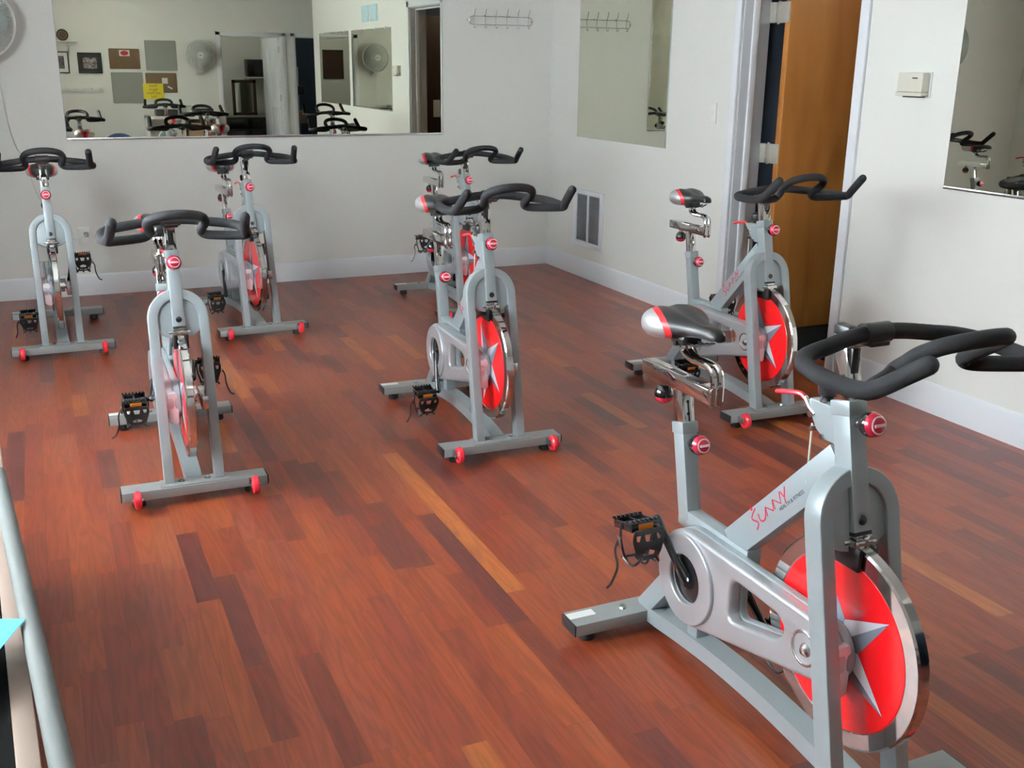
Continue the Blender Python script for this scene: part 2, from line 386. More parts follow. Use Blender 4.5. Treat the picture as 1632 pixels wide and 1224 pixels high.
# south wall with two doorways
D1 = (-1.01, -.118); D2 = (.09, .85); DSH = 1.885
t = bmesh.new()
box(t, (XW, YS-.12, 0), (D1[0], YS, ZC)); box(t, (D1[0], YS-.12, DSH), (D1[1], YS, ZC)); box(t, (D1[1], YS-.12, 0), (D2[0], YS, ZC))
box(t, (D2[0], YS-.12, DSH), (D2[1], YS, ZC)); box(t, (D2[1], YS-.12, 0), (1.9, YS, ZC))
struct('wall_south', t, M['wall'], label='off-white wall with two doorways seen in the mirror', cat='wall')
t = bmesh.new(); box(t, (1.6, YS, 0), (1.72, YE, ZC)); box(t, (.14, YE-.0, 0), (1.72, YE+.12, ZC)); struct('wall_hallway', t, M['wall'], label='wall closing the hallway beside the studio', cat='wall')
# back room and hall behind
t = bmesh.new(); box(t, (-2.4, -11.6, 0), (.5, -11.5, ZC)); box(t, (-2.5, -11.6, 0), (-2.4, YS-.12, ZC)); box(t, (.05+.0, -11.6, 0), (.1, YS-.12, ZC))
struct('wall_back_room', t, M['wall'], label='plain wall of the small room beyond the doorway', cat='wall')
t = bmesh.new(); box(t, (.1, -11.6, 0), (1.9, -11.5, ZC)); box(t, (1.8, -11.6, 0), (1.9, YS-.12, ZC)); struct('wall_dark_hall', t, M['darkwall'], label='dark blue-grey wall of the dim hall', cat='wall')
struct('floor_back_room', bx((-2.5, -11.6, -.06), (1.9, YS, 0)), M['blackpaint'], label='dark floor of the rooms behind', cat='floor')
# vestibule beyond the east door
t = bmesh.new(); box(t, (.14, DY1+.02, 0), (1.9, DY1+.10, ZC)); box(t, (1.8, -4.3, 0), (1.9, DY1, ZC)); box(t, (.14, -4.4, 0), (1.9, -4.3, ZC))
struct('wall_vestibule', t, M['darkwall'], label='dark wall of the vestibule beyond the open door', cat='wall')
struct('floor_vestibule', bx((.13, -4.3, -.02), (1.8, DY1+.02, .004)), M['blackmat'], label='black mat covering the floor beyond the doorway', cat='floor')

# baseboards
def baseboard(name, p0, p1, nrm, label):
    p0 = Vector((*p0, 0)); p1 = Vector((*p1, 0)); d = (p1-p0).normalized(); n = Vector((*nrm, 0)); L = (p1-p0).length
    prof = [(0, 0), (.016, 0), (.016, .105), (.013, .112), (.012, .126), (.008, .134), (.004, .140), (0, .140)]
    t = bmesh.new(); a = [t.verts.new(p0+n*q[0]+Vector((0, 0, q[1]))) for q in prof]; b = [t.verts.new(p1+n*q[0]+Vector((0, 0, q[1]))) for q in prof]
    for i in range(len(prof)):
        j = (i+1) % len(prof); t.faces.new((a[i], a[j], b[j], b[i]))
    t.faces.new(a); t.faces.new(b[::-1])
    struct(name, t, M['trim'], label=label, cat='baseboard')
baseboard('baseboard_north', (XW, 0), (0, 0), (0, -1), 'white baseboard along the north wall')
baseboard('baseboard_east', (0, 0), (0, DY1+.062), (-1, 0), 'white baseboard from the corner to the doorway')
baseboard('baseboard_east_front', (0, DY0-.062), (0, YE), (-1, 0), 'white baseboard running forward from the doorway')
baseboard('baseboard_west', (XW, 0), (XW, YS), (1, 0), 'white baseboard under the windows')
baseboard('baseboard_south', (XW, YS), (D1[0]-.07, YS), (0, 1), 'white baseboard along the south wall')

# east doorway: trim + door
t = bmesh.new()
for y0, y1 in ((DY1, DY1+.06), (DY0-.06, DY0)): box(t, (-.018, y0, 0), (0, y1, DH+.06), .004)
box(t, (-.018, DY0-.06, DH), (0, DY1+.06, DH+.06), .004)
struct('trim_1', t, M['trim'], label='white casing around the open doorway', cat='door casing')
t = bmesh.new()
box(t, (0, DY1-.012, 0), (.172, DY1, DH), .001); box(t, (0, DY0, 0), (.172, DY0+.012, DH), .001); box(t, (0, DY0, DH-.012), (.172, DY1, DH), .001)
struct('trim_2', t, M['jamb'], label='grey painted jamb lining the doorway', cat='door jamb')
t = bmesh.new(); box(t, (.055, DY1-.026, 0), (.092, DY1-.010, DH-.012), .003); box(t, (.055, DY0+.01, 0), (.092, DY0+.026, DH-.012), .003); box(t, (.055, DY0+.01, DH-.026), (.092, DY1-.01, DH-.01), .003)
struct('trim_3', t, M['trim'], label='white door stop strip inside the jamb', cat='door stop')
dr = struct('door_1', bx((.205, -2.535, .012), (1.115, -2.49, DH-.02), .002), M['door'], label='orange brown veneered door swung open beyond the doorway', cat='door')
for z in (.20, 1.04, 1.80):
    h = bmesh.new(); box(h, (.165, DY1-.016, z-.055), (.206, DY1-.0125, z+.055), .001); box(h, (.199, -2.530, z-.055), (.2048, -2.45, z+.055), .001)
    cyl(h, (.205, -2.435, z-.06), (.205, -2.435, z+.06), .008, 12); box(h, (.170, -2.452, z-.052), (.205, -2.404, z+.052), .001)
    obj('hinge', h, M['brass'], dr)
cyl_ = bmesh.new(); cyl(cyl_, (1.05, -2.535, .95), (1.05, -2.60, .95), .012); lathe(cyl_, [(0, 0), (.026, .006), (.030, .02), (.022, .035), (0, .038)], (1.05, -2.60, .95), (0, -1, 0)); obj('door_handle', cyl_, M['brass'], dr)
# dark door + plate inside the vestibule
dd = struct('door_2', bx((.5, -4.30, 0), (1.4, -4.26, 2.03), .003), M['darkbrown'], label='dark brown door in the vestibule, seen only in the mirror', cat='door')
obj('lock_plate', bx((.58, -4.262, .93), (.66, -4.25, 1.12), .004), M['white'], dd)
# doorway trims on the south wall
for i, (a, b) in enumerate((D1, D2)):
    t = bmesh.new(); box(t, (a-.065, YS, 0), (a, YS+.018, DSH+.05), .003); box(t, (b, YS, 0), (b+.065, YS+.018, DSH+.05), .003); box(t, (a-.065, YS, DSH), (b+.065, YS+.018, DSH+.05), .003)
    box(t, (a-.001, YS-.12, 0), (a+.012, YS, DSH)); box(t, (b-.012, YS-.12, 0), (b+.001, YS, DSH)); box(t, (a, YS-.12, DSH-.012), (b, YS, DSH))
    struct('trim_%d' % (4+i), t, M['trim'], label=('white casing around the back room doorway', 'white casing around the dark hall doorway')[i], cat='door casing')
t = bmesh.new(); RL = frame4((-.135, YS-.12, 0), (-.09, -1, 0), (1, -.09, 0))
box(t, (0, -.02, .01), (.80, .02, DSH-.02), .002, RL)
for (x0, x1, z0, z1) in ((.10, .36, .15, .85), (.44, .70, .15, .85), (.10, .36, 1.0, 1.70), (.44, .70, 1.0, 1.70)):
    for s in (-1, 1): box(t, (x0, s*.020, z0), (x1, s*.026, z1), .006, RL)
d3 = struct('door_3', t, M['trim'], label='white panelled door opened into the back room', cat='door')
for z in (.25, .95, 1.65): obj('hinge', bx((-.02, -.01, z), (.02, .03, z+.09), .001, RL), M['brass'], d3)

# ------------------------------------------------------------------ mirrors
def mirror(name, axis, a0, a1, z0, z1, label, clips=True, bottom=True):
    t = bmesh.new()
    if axis == 'y': box(t, (a0, -.008, z0), (a1, -.002, z1))
    else: box(t, (-.008, a0, z0), (-.002, a1, z1))
    o = obj(name, t, M['mirror']); tag(o, label, 'mirror')
    e = bmesh.new()
    if axis == 'y':
        box(e, (a0-.003, -.0075, z0-.003), (a0, 0, z1)); box(e, (a1, -.0075, z0-.003), (a1+.003, 0, z1))
        if bottom: box(e, (a0, -.014, z0-.006), (a1, 0, z0+.007), .001)
    else:
        box(e, (-.0075, a0-.003, z0-.003), (0, a0, z1)); box(e, (-.0075, a1, z0-.003), (0, a1+.003, z1)); box(e, (-.0075, a0-.003, z0-.003), (0, a1+.003, z0))
        if bottom: box(e, (-.014, a0, z0-.006), (0, a1, z0+.007), .001)
    obj('edge_channel', e, M['steel'] if bottom else M['mirror_edge'], o)
    if clips and axis == 'x':
        n = 4
        for i in range(n):
            y = a0+(a1-a0)*(i+.5)/n; obj('clip', bx((-.014, y-.012, z1-.012), (0, y+.012, z1+.012), .003), M['white'], o)
    return o
mirror('wall_mirror', 'y', -3.44, -.882, 1.02, 2.24, 'wide wall mirror behind the rear row reflecting the noticeboards')
mirror('wall_mirror', 'x', -1.665, -.47, 1.018, 2.24, 'wall mirror between the corner and the doorway, reflecting the hook rail', clips=False, bottom=False)
mirror('wall_mirror', 'x', -5.52, -3.96, 1.015, 1.89, 'wall mirror right of the thermostat at the photo right edge')
mirror('wall_mirror', 'x', -7.10, -5.66, 1.015, 1.89, 'wall mirror farthest along the east wall, seen only by reflection')

# ------------------------------------------------------------------ wall things
t = thing('hook_rack', 'wire hook rail with six double hooks high on the wall beside the large mirror', 'hook rack', (-.425, 0, 1.815))
b = bmesh.new(); lp = rrect(-.252, -.028, .252, .028, .027, 6); sweep(b, [(p[0], -.022, p[1]) for p in lp], .0028, 8, closed=True); obj('wire_loop', b, M['steel'], t)
for i in range(6):
    x = -.215+i*.086; b = bmesh.new()
    sweep(b, catmull([(x, -.050, .078), (x, -.040, .052), (x, -.026, .024), (x, -.0245, -.028), (x, -.03, -.048), (x, -.045, -.052), (x, -.052, -.040)], 5), .0028, 8)
    lathe(b, [(0, -.005), (.005, -.002), (.005, .002), (0, .005)], (x, -.050, .080)); lathe(b, [(0, -.006), (.006, -.002), (.006, .002), (0, .006)], (x, -.052, -.038))
    obj('hook', b, M['steel'], t)
for x in (-.258, .250, -.129, .06):
    b = bmesh.new(); cyl(b, (x, 0, .03 if abs(x) < .2 else 0), (x, -.024, .03 if abs(x) < .2 else 0), .006, 12); obj('mount', b, M['steel'], t)

def wall_fan(name, loc, rotz, label):
    f = thing(name, label, 'fan', loc, rotz, 'round white wall fans')
    b = bmesh.new(); R = .205
    prof = [(0, .0), (.05, -.005), (.12, .006), (.17, .03), (.195, .055), (R, .075)]
    fan_seg = 120
    for i in range(fan_seg):
        a = 2*PI*i/fan_seg; ca, sa = math.cos(a), math.sin(a)
        sweep(b, [(r*ca, -.16-.045+h*.9, r*sa) for r, h in prof], .0022, 4, caps=None)
        sweep(b, [(r*ca, -.16+.11-h*.9, r*sa) for r, h in prof], .0020, 4, caps=None)
    for r, y in ((.12, -.199), (.12, -.056)):
        sweep(b, [(r*math.cos(2*PI*k/48), y, r*math.sin(2*PI*k/48)) for k in range(48)], .0075 if r == R else .002, 8, closed=True)
    obj('cage', b, mat_cache('fan_wire', (.50, .53, .50), .5), f)
    b = bmesh.new()
    sweep(b, [(R*math.cos(2*PI*k/48), -.126, R*math.sin(2*PI*k/48)) for k in range(48)], .0125, 10, closed=True); obj('rim', b, M['white'], f)
    b = bmesh.new(); lathe(b, [(0, 0), (.045, 0), (.045, .008), (.035, .012), (0, .012)], (0, -.205, 0), (0, -1, 0)); obj('badge', b, M['white'], f)
    obj('badge_lettering', bx((-.02, -.2185, -.004), (.02, -.217, .004)), M['inkblk'], f)
    b = bmesh.new()
    for k in range(3):
        a0 = 2*PI*k/3; pts = []
        for (r, da, dy) in ((.03, -.35, .012), (.10, -.5, .016), (.17, -.45, .018), (.18, .1, -.004), (.15, .5, -.016), (.08, .55, -.014), (.03, .4, -.010)):
            pts.append(b.verts.new((r*math.cos(a0+da), -.135+dy, r*math.sin(a0+da))))
        b.faces.new(pts)
    bmesh.ops.solidify(b, geom=b.faces[:], thickness=.003); cyl(b, (0, -.15, 0), (0, -.11, 0), .035)
    obj('blades', b, mat_cache('fan_blade', (.55, .62, .62), .4), f)
    b = bmesh.new(); cyl(b, (0, -.115, 0), (0, -.03, 0), .055, 24, bev=.01); box(b, (-.035, -.09, -.24), (.035, -.02, -.03), .01); box(b, (-.05, -.03, -.27), (.05, 0, -.10), .01); obj('motor_housing', b, M['white'], f)
    for s in (-.012, .012):
        b = bmesh.new(); sweep(b, [(s, -.06, -.24), (s, -.055, -.45), (s, -.055, -.62-.1*(s > 0))], .0012, 5); lathe(b, [(0, -.01), (.005, 0), (0, .012)], (s, -.055, -.62-.1*(s > 0))); obj('pull_cord', b, M['cream'], f)
    return f
_mc = {}
def mat_cache(n, c, r, **k):
    if n not in _mc: _mc[n] = noise_var(mat(n, c, r, **k), 40, .02)
    return _mc[n]
wall_fan('wall_fan', (-3.875, 0, 1.715), 0, 'round white wall fan at the upper left edge, its cord trailing down')
wall_fan('wall_fan', (-1.33, YS, 1.60), PI, 'round white wall fan beside the grey boards, seen in the mirror')
b = bmesh.new(); sweep(b, catmull([(-3.86, -.03, 1.50), (-3.795, -.012, 1.40), (-3.775, -.008, 1.15), (-3.745, -.008, .98), (-3.70, -.008, .90), (-3.66, -.008, .70), (-3.60, -.008, .55), (-3.52, -.02, .42), (-3.45, -.03, .38), (-3.39, -.03, .407)], 6), .0026, 6)
tag(obj('power_cord', b, M['cream']), 'thin pale power cord hanging from the wall fan down to the outlet', 'cord')
t = thing('wall_outlet', 'white outlet plate low on the wall behind the far left bike', 'outlet', (-3.400, 0, .395))
obj('plate', bx((-.035, -.006, -.058), (.035, 0, .058), .004), M['white'], t)
obj('plug', bx((-.004, -.030, -.002), (.026, -.006, .028), .005), M['greyboard'], t)
obj('socket', bx((-.014, -.008, -.035), (.014, -.005, -.008), .003), M['trim'], t)
t = thing('light_switch', 'white light switch plate on the wall between the mirror and the doorway', 'switch', (0, -2.163, 1.25))
obj('plate', bx((-.006, -.035, -.058), (0, .035, .058), .003), M['white'], t); obj('toggle', bx((-.016, -.005, -.010), (-.006, .005, .014), .002), M['white'], t)
t = thing('thermostat', 'boxy cream thermostat on the wall right of the doorway', 'thermostat', (0, -3.74, 1.445))
obj('back_plate', bx((-.008, -.072, -.058), (0, .095, .052), .003), M['white'], t)
b = bmesh.new(); box(b, (-.052, -.065, -.035), (-.008, .085, .048), .006); box(b, (-.056, -.066, -.052), (-.008, .088, -.035), .004); obj('cover', b, M['cream'], t)
obj('logo_mark', bx((-.0535, -.035, .022), (-.0515, -.005, .028)), M['inkblk'], t)
obj('terminal', bx((-.045, -.05, -.058), (-.012, .05, -.050), .001), M['blackpaint'], t)
# return vent
t = thing('return_vent', 'white louvred vent grille low on the wall near the corner', 'vent', (0, -.672, .438))
b = bmesh.new()
for a, c in (((-.010, -.225, -.205), (0, -.175, .205)), ((-.010, .175, -.205), (0, .225, .205)), ((-.010, -.175, .17), (0, .175, .205)), ((-.010, -.175, -.205), (0, .175, -.17)), ((-.010, -.012, -.17), (0, .012, .17))): box(b, a, c, .002)
obj('frame', b, M['trim'], t)
b = bmesh.new()
for i in range(32):
    z = -.165+i*.0106
    for y0, y1 in ((-.175, -.012), (.012, .175)):
        m4 = Matrix.Translation((-.005, 0, z)) @ Matrix.Rotation(math.radians(40), 4, 'Y')
        box(b, (-.005, y0, -.0008), (.005, y1, .0008), 0, m4)
obj('louvres', b, mat_cache('louvre_paint', (.50, .53, .55), .5), t)
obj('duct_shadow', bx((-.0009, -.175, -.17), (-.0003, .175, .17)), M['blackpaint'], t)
# high pale-blue vent
t = thing('air_vent', 'pale blue air vent high on the east wall, seen in the mirror', 'vent', (0, -4.74, 2.06))
for y0 in (-.32, .02):
    b = bmesh.new(); box(b, (-.008, y0, -.09), (0, y0+.28, .09), .002)
    for i in range(9): box(b, (-.014, y0+.02, -.075+i*.018), (-.006, y0+.26, -.068+i*.018), 0)
    obj('grille', b, M['bluevent'], t)

# ------------------------------------------------------------------ south wall (seen in the mirror)
def frame_pic(name, x0, x1, z0, z1, y, fm, inner, label, mat_w=.02, mount=None, cat='picture'):
    t = thing(name, label, cat, ((x0+x1)/2, y, z0)); w2 = (x1-x0)/2; h = z1-z0; b = bmesh.new()
    for a, c in (((-w2, 0, 0), (-w2+mat_w, .02, h)), ((w2-mat_w, 0, 0), (w2, .02, h)), ((-w2, 0, 0), (w2, .02, mat_w)), ((-w2, 0, h-mat_w), (w2, .02, h))): box(b, a, c, .002)
    obj('frame', b, fm, t)
    if mount is not None:
        obj('mount', bx((-w2+mat_w, 0, mat_w), (w2-mat_w, .008, h-mat_w)), mount, t); mw = .045
        obj('print', bx((-w2+mat_w+mw, .008, mat_w+mw), (w2-mat_w-mw, .010, h-mat_w-mw)), inner, t)
    else: obj('print', bx((-w2+mat_w, 0, mat_w), (w2-mat_w, .008, h-mat_w)), inner, t)
    return t
S = YS+.001
frame_pic('framed_picture', -3.33, -3.09, 1.335, 1.625, S, M['blackpaint'], M['photo2'], 'black framed print with a wide white mount under the wall shelf', .015, M['white'])
frame_pic('framed_picture', -2.975, -2.66, 1.335, 1.615, S, M['blackpaint'], M['photo'], 'black framed group photograph between the shelf and the noticeboards', .022, M['blackpaint'])
t = thing('wall_shelf', 'small white wall shelf with a hanging strap below', 'shelf', (-3.12, S, 1.75)); obj('board', bx((-.26, 0, 0), (.155, .16, .014), .002), M['white'], t); obj('strap', bx((.03, 0, -.34), (.04, .006, 0)), M['cream'], t)
b = bmesh.new(); sweep(b, [(-3.14+.065*math.cos(2*PI*k/24), S+.07, 1.842+.065*math.sin(2*PI*k/24)) for k in range(24)], .013, 8, closed=True); lathe(b, [(0, -.01), (.05, -.008), (.05, .008), (0, .01)], (-3.14, S+.07, 1.842), (0, 1, 0))
box(b, (-3.17, S+.05, 1.765), (-3.11, S+.09, 1.785), .004)
tag(obj('ornament', b, M['ball_brown']), 'round brown woven ornament standing on the wall shelf', 'ornament')
def board(name, x0, x1, z0, z1, m, label):
    t = bmesh.new(); plate(t, [rrect(x0, z0, x1, z1, .015)], .012, .002, frame4((0, S+.006, 0), (1, 0, 0), (0, 0, 1))); return tag(obj(name, t, m), label, 'noticeboard')
board('cork_board', -2.56, -2.147, 1.40, 1.676, M['cork'], 'brown cork board with a red oval sticker')
b = bmesh.new(); plate(b, [[(-2.35+.055*math.cos(a*PI/12), 1.615+.032*math.sin(a*PI/12)) for a in range(24)]], .002, .0005, frame4((0, S+.015, 0), (1, 0, 0), (0, 0, 1)))
o = obj('sticker', b, M['inkred']); tag(o, 'red oval sticker on white card on the upper cork board', 'sticker')
obj('card', bx((-2.42, S+.0125, 1.575), (-2.28, S+.0138, 1.655)), M['white'], o)
board('grey_board', -2.07, -1.64, 1.38, 1.795, M['greyboard'], 'square grey metal board pinned up nearest the wall fan')
board('grey_board', -2.557, -2.128, .93, 1.354, M['greyboard'], 'square grey board with rounded corners below the upper cork board')
board('cork_board', -2.092, -1.663, 1.072, 1.349, M['cork'], 'brown cork board with paper notes pinned on it')
b = bmesh.new(); box(b, (-1.87, S+.013, 1.20), (-1.79, S+.015, 1.28), 0, None); tag(obj('paper_note', b, M['white']), 'square white paper note pinned high on the lower cork board', 'note')
b = bmesh.new(); box(b, (-.035, 0, -.010), (.035, .002, .010), 0, Matrix.Translation((-1.765, S+.013, 1.145)) @ Matrix.Rotation(math.radians(28), 4, 'Y')); tag(obj('paper_note', b, M['white']), 'small slanted strip of white paper low on the lower cork board', 'note')
ys_ = thing('yellow_sign', 'yellow card sign hung over the edge of the lower cork board', 'sign', (-2.0, S+.016, .985))
obj('card', bx((-.14, 0, 0), (.14, .003, .218), .001), M['yellow'], ys_)
for i, s in enumerate(('Please', 'Sign In', 'and Thank', 'You!')):
    obj('lettering', text_mesh(s, .045, frame4((0, .0035, .185-i*.050), (-1, 0, 0), (0, 0, 1))), M['inkblk'], ys_)
t = thing('peg_rail', 'white wall rail with five pegs under the framed pictures', 'hook rack', (-2.94, S, 1.12)); obj('rail', bx((-.35, 0, -.033), (.265, .018, .033), .003), M['white'], t)
for i in range(6):
    b = bmesh.new(); lathe(b, [(0, 0), (.008, 0), (.008, .03), (.014, .04), (.01, .05), (0, .052)], (-.30+i*.105, .018, 0), (0, 1, .2)); obj('peg', b, M['white'], t)
tag(obj('paper_sheet', bx((-2.66, S, .52), (-2.36, S+.002, .70)), M['sticker']), 'pale blue-grey printed sheet taped low on the wall', 'paper')
b = bmesh.new(); bmesh.ops.create_uvsphere(b, u_segments=32, v_segments=20, radius=.27, matrix=Matrix.Translation((-2.55, -8.55, .27))); tag(obj('exercise_ball', b, M['blueball']), 'dark blue exercise ball on the floor by the south wall', 'exercise ball')
# storage counter
t = thing('storage_counter', 'low white storage counter against the south wall with open bays', 'counter', (-1.66, YS+.22, 0))
b = bmesh.new(); box(b, (-.5, -.2, 0), (-.46, .2, .76), .002); box(b, (.46, -.2, 0), (.5, .2, .76), .002); box(b, (-.02, -.2, 0), (.02, .2, .76), .002); box(b, (-.5, -.2, .72), (.5, .2, .76), .002); box(b, (-.5, -.2, .36), (.5, .2, .39), .002); box(b, (-.5, -.2, 0), (.5, -.19, .76)); obj('carcass', b, M['white'], t)
for (x0, x1, z0, z1, m, l, nm) in ((-2.02, -1.72, .761, .85, M['blackpaint'], 'black case lying at one end of the counter', 'storage_case'), (-1.70, -1.50, .761, .90, M['steel'], 'silver metal box on top of the counter', 'metal_box'), (-1.46, -1.22, .761, .86, M['screen'], 'dark speaker box at the fan end of the counter', 'speaker')):
    tag(obj(nm, bx((x0, YS+.08, z0), (x1, YS+.34, z1), .01), m), l, 'box')
tag(obj('cardboard_box', bx((-1.6, YS+.06, .392), (-1.25, YS+.36, .66), .004), M['brownbox']), 'brown cardboard box inside the storage counter', 'box')
# back room
t = thing('dresser', 'black dresser in the back room carrying a framed mirror', 'dresser', (-.30, -11.20, 0)); obj('body', bx((-.36, -.22, 0), (.34, .22, .62), .004), M['blackpaint'], t); obj('top', bx((-.38, -.24, .62), (.345, .24, .65), .004), M['greyboard'], t)
for z in (.06, .25, .44): obj('drawer', bx((-.33, .22, z), (.31, .235, z+.16), .004), M['blackgloss'], t)
t = thing('dressing_mirror', 'dark framed mirror standing on the black dresser', 'mirror', (-.33, -11.13, .65)); b = bmesh.new()
for a, c in (((-.2, 0, 0), (-.15, .03, .58)), ((.15, 0, 0), (.2, .03, .58)), ((-.2, 0, 0), (.2, .03, .05)), ((-.2, 0, .53), (.2, .03, .58))): box(b, a, c, .004)
obj('frame', b, M['darkbrown'], t); obj('glass', bx((-.15, .005, .05), (.15, .012, .53)), M['mirror'], t)
t = thing('television', 'small black television on a wall bracket in the back room', 'television', (-.10, -11.3, 1.42)); obj('body', bx((-.15, -.12, -.14), (.14, .12, .14), .01), M['blackpaint'], t); obj('screen', bx((-.13, .12, -.12), (.12, .124, .12), .003), M['screen'], t)
b = bmesh.new(); box(b, (-.15, -.19, -.165), (.14, .12, -.145)); sweep(b, [(-.1, .05, -.15), (-.1, -.19, -.35)], .008, 6); sweep(b, [(.09, .05, -.15), (.09, -.19, -.35)], .008, 6); obj('bracket', b, M['white'], t)
frame_pic('framed_picture', -1.52, -1.15, 1.25, 1.74, -11.499, M['darkbrown'], M['pic'], 'dark red-brown framed picture in the back room, seen by double reflection', .03)
t = thing('exercise_machine', 'dark upright exercise machine standing in the dim hall', 'exercise machine', (.42, -10.6, 0)); obj('base', bx((-.25, -.4, 0), (.25, .4, .12), .02), M['blackpaint'], t); obj('column', bx((-.06, -.05, .12), (.06, .05, 1.45), .01), M['steel'], t); obj('console', bx((-.14, .0, 1.0), (.14, .12, 1.15), .02), M['blackpaint'], t); obj('seat_pad', bx((-.12, -.02, .55), (.12, .3, .75), .03), M['brownbox'], t)

# added fill light: ceiling housing and lamp are invented, out of view
for i, (p, e) in enumerate(fill_specs):
    t = thing('ceiling_fill', 'added flat square fill light over the entrance end', 'ceiling light', (p[0], p[1], ZC)); obj('housing', bx((-.32, -.32, -.06), (.32, .32, 0), .004), M['white'], t)
    l = area('ceiling_fill_lamp', (p[0], p[1], ZC-.07), (.56, .56), e, (1, .97, .90), (0, 0, -1)); l.parent = None
bl = bpy.data.lights.new('back_room_lamp', 'POINT'); bl.energy = 9; bl.shadow_soft_size = .12; blo = bpy.data.objects.new('back_room_lamp', bl); COL.objects.link(blo); blo.location = (-1.2, -10.2, 2.45)
hl = bpy.data.lights.new('hall_fill', 'POINT'); hl.energy = 7; hl.color = (.75, .88, 1); hl.shadow_soft_size = .15; hlo = bpy.data.objects.new('hall_fill', hl); COL.objects.link(hlo); hlo.location = (1.1, -10.0, 2.4)  # added bluish fill so the hall does not render black; no known fixture
vl = bpy.data.lights.new('vestibule_fill', 'POINT'); vl.energy = 7; vl.color = (1, .9, .75); vl.shadow_soft_size = .15; vlo = bpy.data.objects.new('vestibule_fill', vl); COL.objects.link(vlo); vlo.location = (.9, -3.6, 2.5)  # added warm fill for the open door and vestibule, no fixture known there

# ------------------------------------------------------------------ bench at the left edge
t = thing('bench', 'low black-topped bench with a beige wooden edge at the left border', 'bench', (-3.72, -5.84, 0), math.atan2(1.6, -.091)-PI/2)
# local +y runs away from the camera along the edge
obj('top', bx((-.75, -1.1, .41), (-.036, 1.62, .447), .003), M['blackmat'], t)
obj('edge_strip', bx((-.036, -1.1, .405), (0, 1.62, .45), .003), M['beige'], t)
for x in (-.70, -.08):
    for y in (-1.05, 1.55): obj('leg', bx((x, y, 0), (x+.04, y+.04, .41), .003), M['blackpaint'], t)
b = bmesh.new(); d = Vector((-3.673-(-3.742), -6.24-(-5.539), 0)); 
P0 = Vector((-3.686, -5.949, .49)); dirr = Vector((-.086, .98, 0)).normalized()
A0 = P0+dirr*1.4; A1 = P0-dirr*1.1
sweep(b, [Vector((A0.x-.04, A0.y, .0)), Vector((A0.x-.04, A0.y, .40)), A0+Vector((-.03, .0, -.03)), A0-dirr*.06]+[A0.lerp(A1, k/6) for k in range(1, 6)]+[A1+dirr*.06, A1+Vector((0, 0, -.04)), Vector((A1.x, A1.y, .0))], .0185, 16)
ro = obj('side_rail', b, noise_var(mat('rail_grey', (.125, .135, .132), .65), 5, .05), t); bpy.context.view_layer.update(); ro.matrix_parent_inverse = t.matrix_world.inverted(); ro['label'] = 'grey round steel rail'

# ================================================================== EXERCISE BIKE (local: +x forward, +y bike's left, z up)
TL = math.radians(12); ct, st = math.cos(TL), math.sin(TL)
def tilt(z, x0=-.0223, z0=.0705): return x0-math.tan(TL)*(z-z0)
ME = {}
def part(key, bm, m, angle=35):
    me = new_mesh(key, bm, True, angle)
    for x in (m if isinstance(m, (list, tuple)) else [m]): me.materials.append(x)
    ME[key] = me
# stabilisers
def stab(x0):
    b = bmesh.new(); box(b, (x0-.0806, -.250, .032), (x0, .250, .0665), .0025); return b
b = stab(0); box(b, (-.076, -.118, .0665), (-.006, .118, .0705), .001); part('front_stabilizer', b, M['bar'])
part('rear_stabilizer', stab(-.8674), M['bar'])
part('end_cap', bx((-.0397, 0, -.0167), (.0397, .005, .0167), .002), M['blackpaint'])
b = bmesh.new(); lathe(b, [(0, 0), (.021, 0), (.024, .004), (.022, .022), (.016, .034), (0, .034)]); part('foot', b, M['rubber'])
b = bmesh.new(); lathe(b, [(0, -.013), (.013, -.013), (.015, -.010), (.027, -.0125), (.032, -.008), (.0335, 0), (.032, .008), (.027, .0125), (.015, .010), (.013, .013), (0, .013)], axis=(0, 1, 0), seg=32); part('transport_wheel', b, M['redpl'])
b = bmesh.new(); box(b, (-.038, -.0165, -.014), (.010, -.014, .014), .001); cyl(b, (0, -.019, 0), (0, .018, 0), .0055, 12); part('wheel_bracket', b, M['steel'])
b = bmesh.new(); cyl(b, (0, 0, 0), (0, 0, .006), .0085, 6); cyl(b, (0, 0, -.004), (0, 0, 0), .012, 16); part('bolt', b, M['steel'])
b = bmesh.new(); box(b, (-.935, -.25, .0668), (-.905, -.17, .0674)); part('sticker', b, M['sticker'])
# main frame
b = bmesh.new()
# spine with gentle arch
xs = [-.875+.81*i/16 for i in range(17)]; prof = [(x, .052+.030*math.sin(PI*(x+.875)/.81)) for x in xs]
tt = bmesh.new(); rows = []
for x, z in prof:
    wv = .029
    rows.append([tt.verts.new((x, sy*wv, z+sz*.022)) for sy, sz in ((-1, -1), (1, -1), (1, 1), (-1, 1))])
for r0, r1 in zip(rows, rows[1:]):
    for k in range(4): tt.faces.new((r0[k], r0[(k+1) % 4], r1[(k+1) % 4], r1[k]))
tt.faces.new(rows[0][::-1]); tt.faces.new(rows[-1]); bmesh.ops.bevel(tt, geom=[e for e in tt.edges if abs(e.verts[0].co.x-e.verts[1].co.x) > .01], offset=.003, segments=2, affect='EDGES'); merge(b, tt)
obox(b, (-.905, 0, .055), (-.700, 0, .300), .056, .055)          # rear diagonal up to the crank
obox(b, (-.668, 0, .085), (-.668, 0, .300), .040, .045)          # strut
obox(b, (-.700, 0, .30), (-.56, 0, .30), .044, .05)
cyl(b, (-.627, -.036, .279), (-.627, .055, .279), .030, 24)      # bottom bracket
XSC = -.7885                                                     # seat tube centre at z=.64
obox(b, (XSC+.0515, 0, .395), (XSC-.0002, 0, .637), .0424, .045) # seat tube
obox(b, (-.762, 0, .398), (-.470, 0, .398), .0408, .048)         # horizontal tube
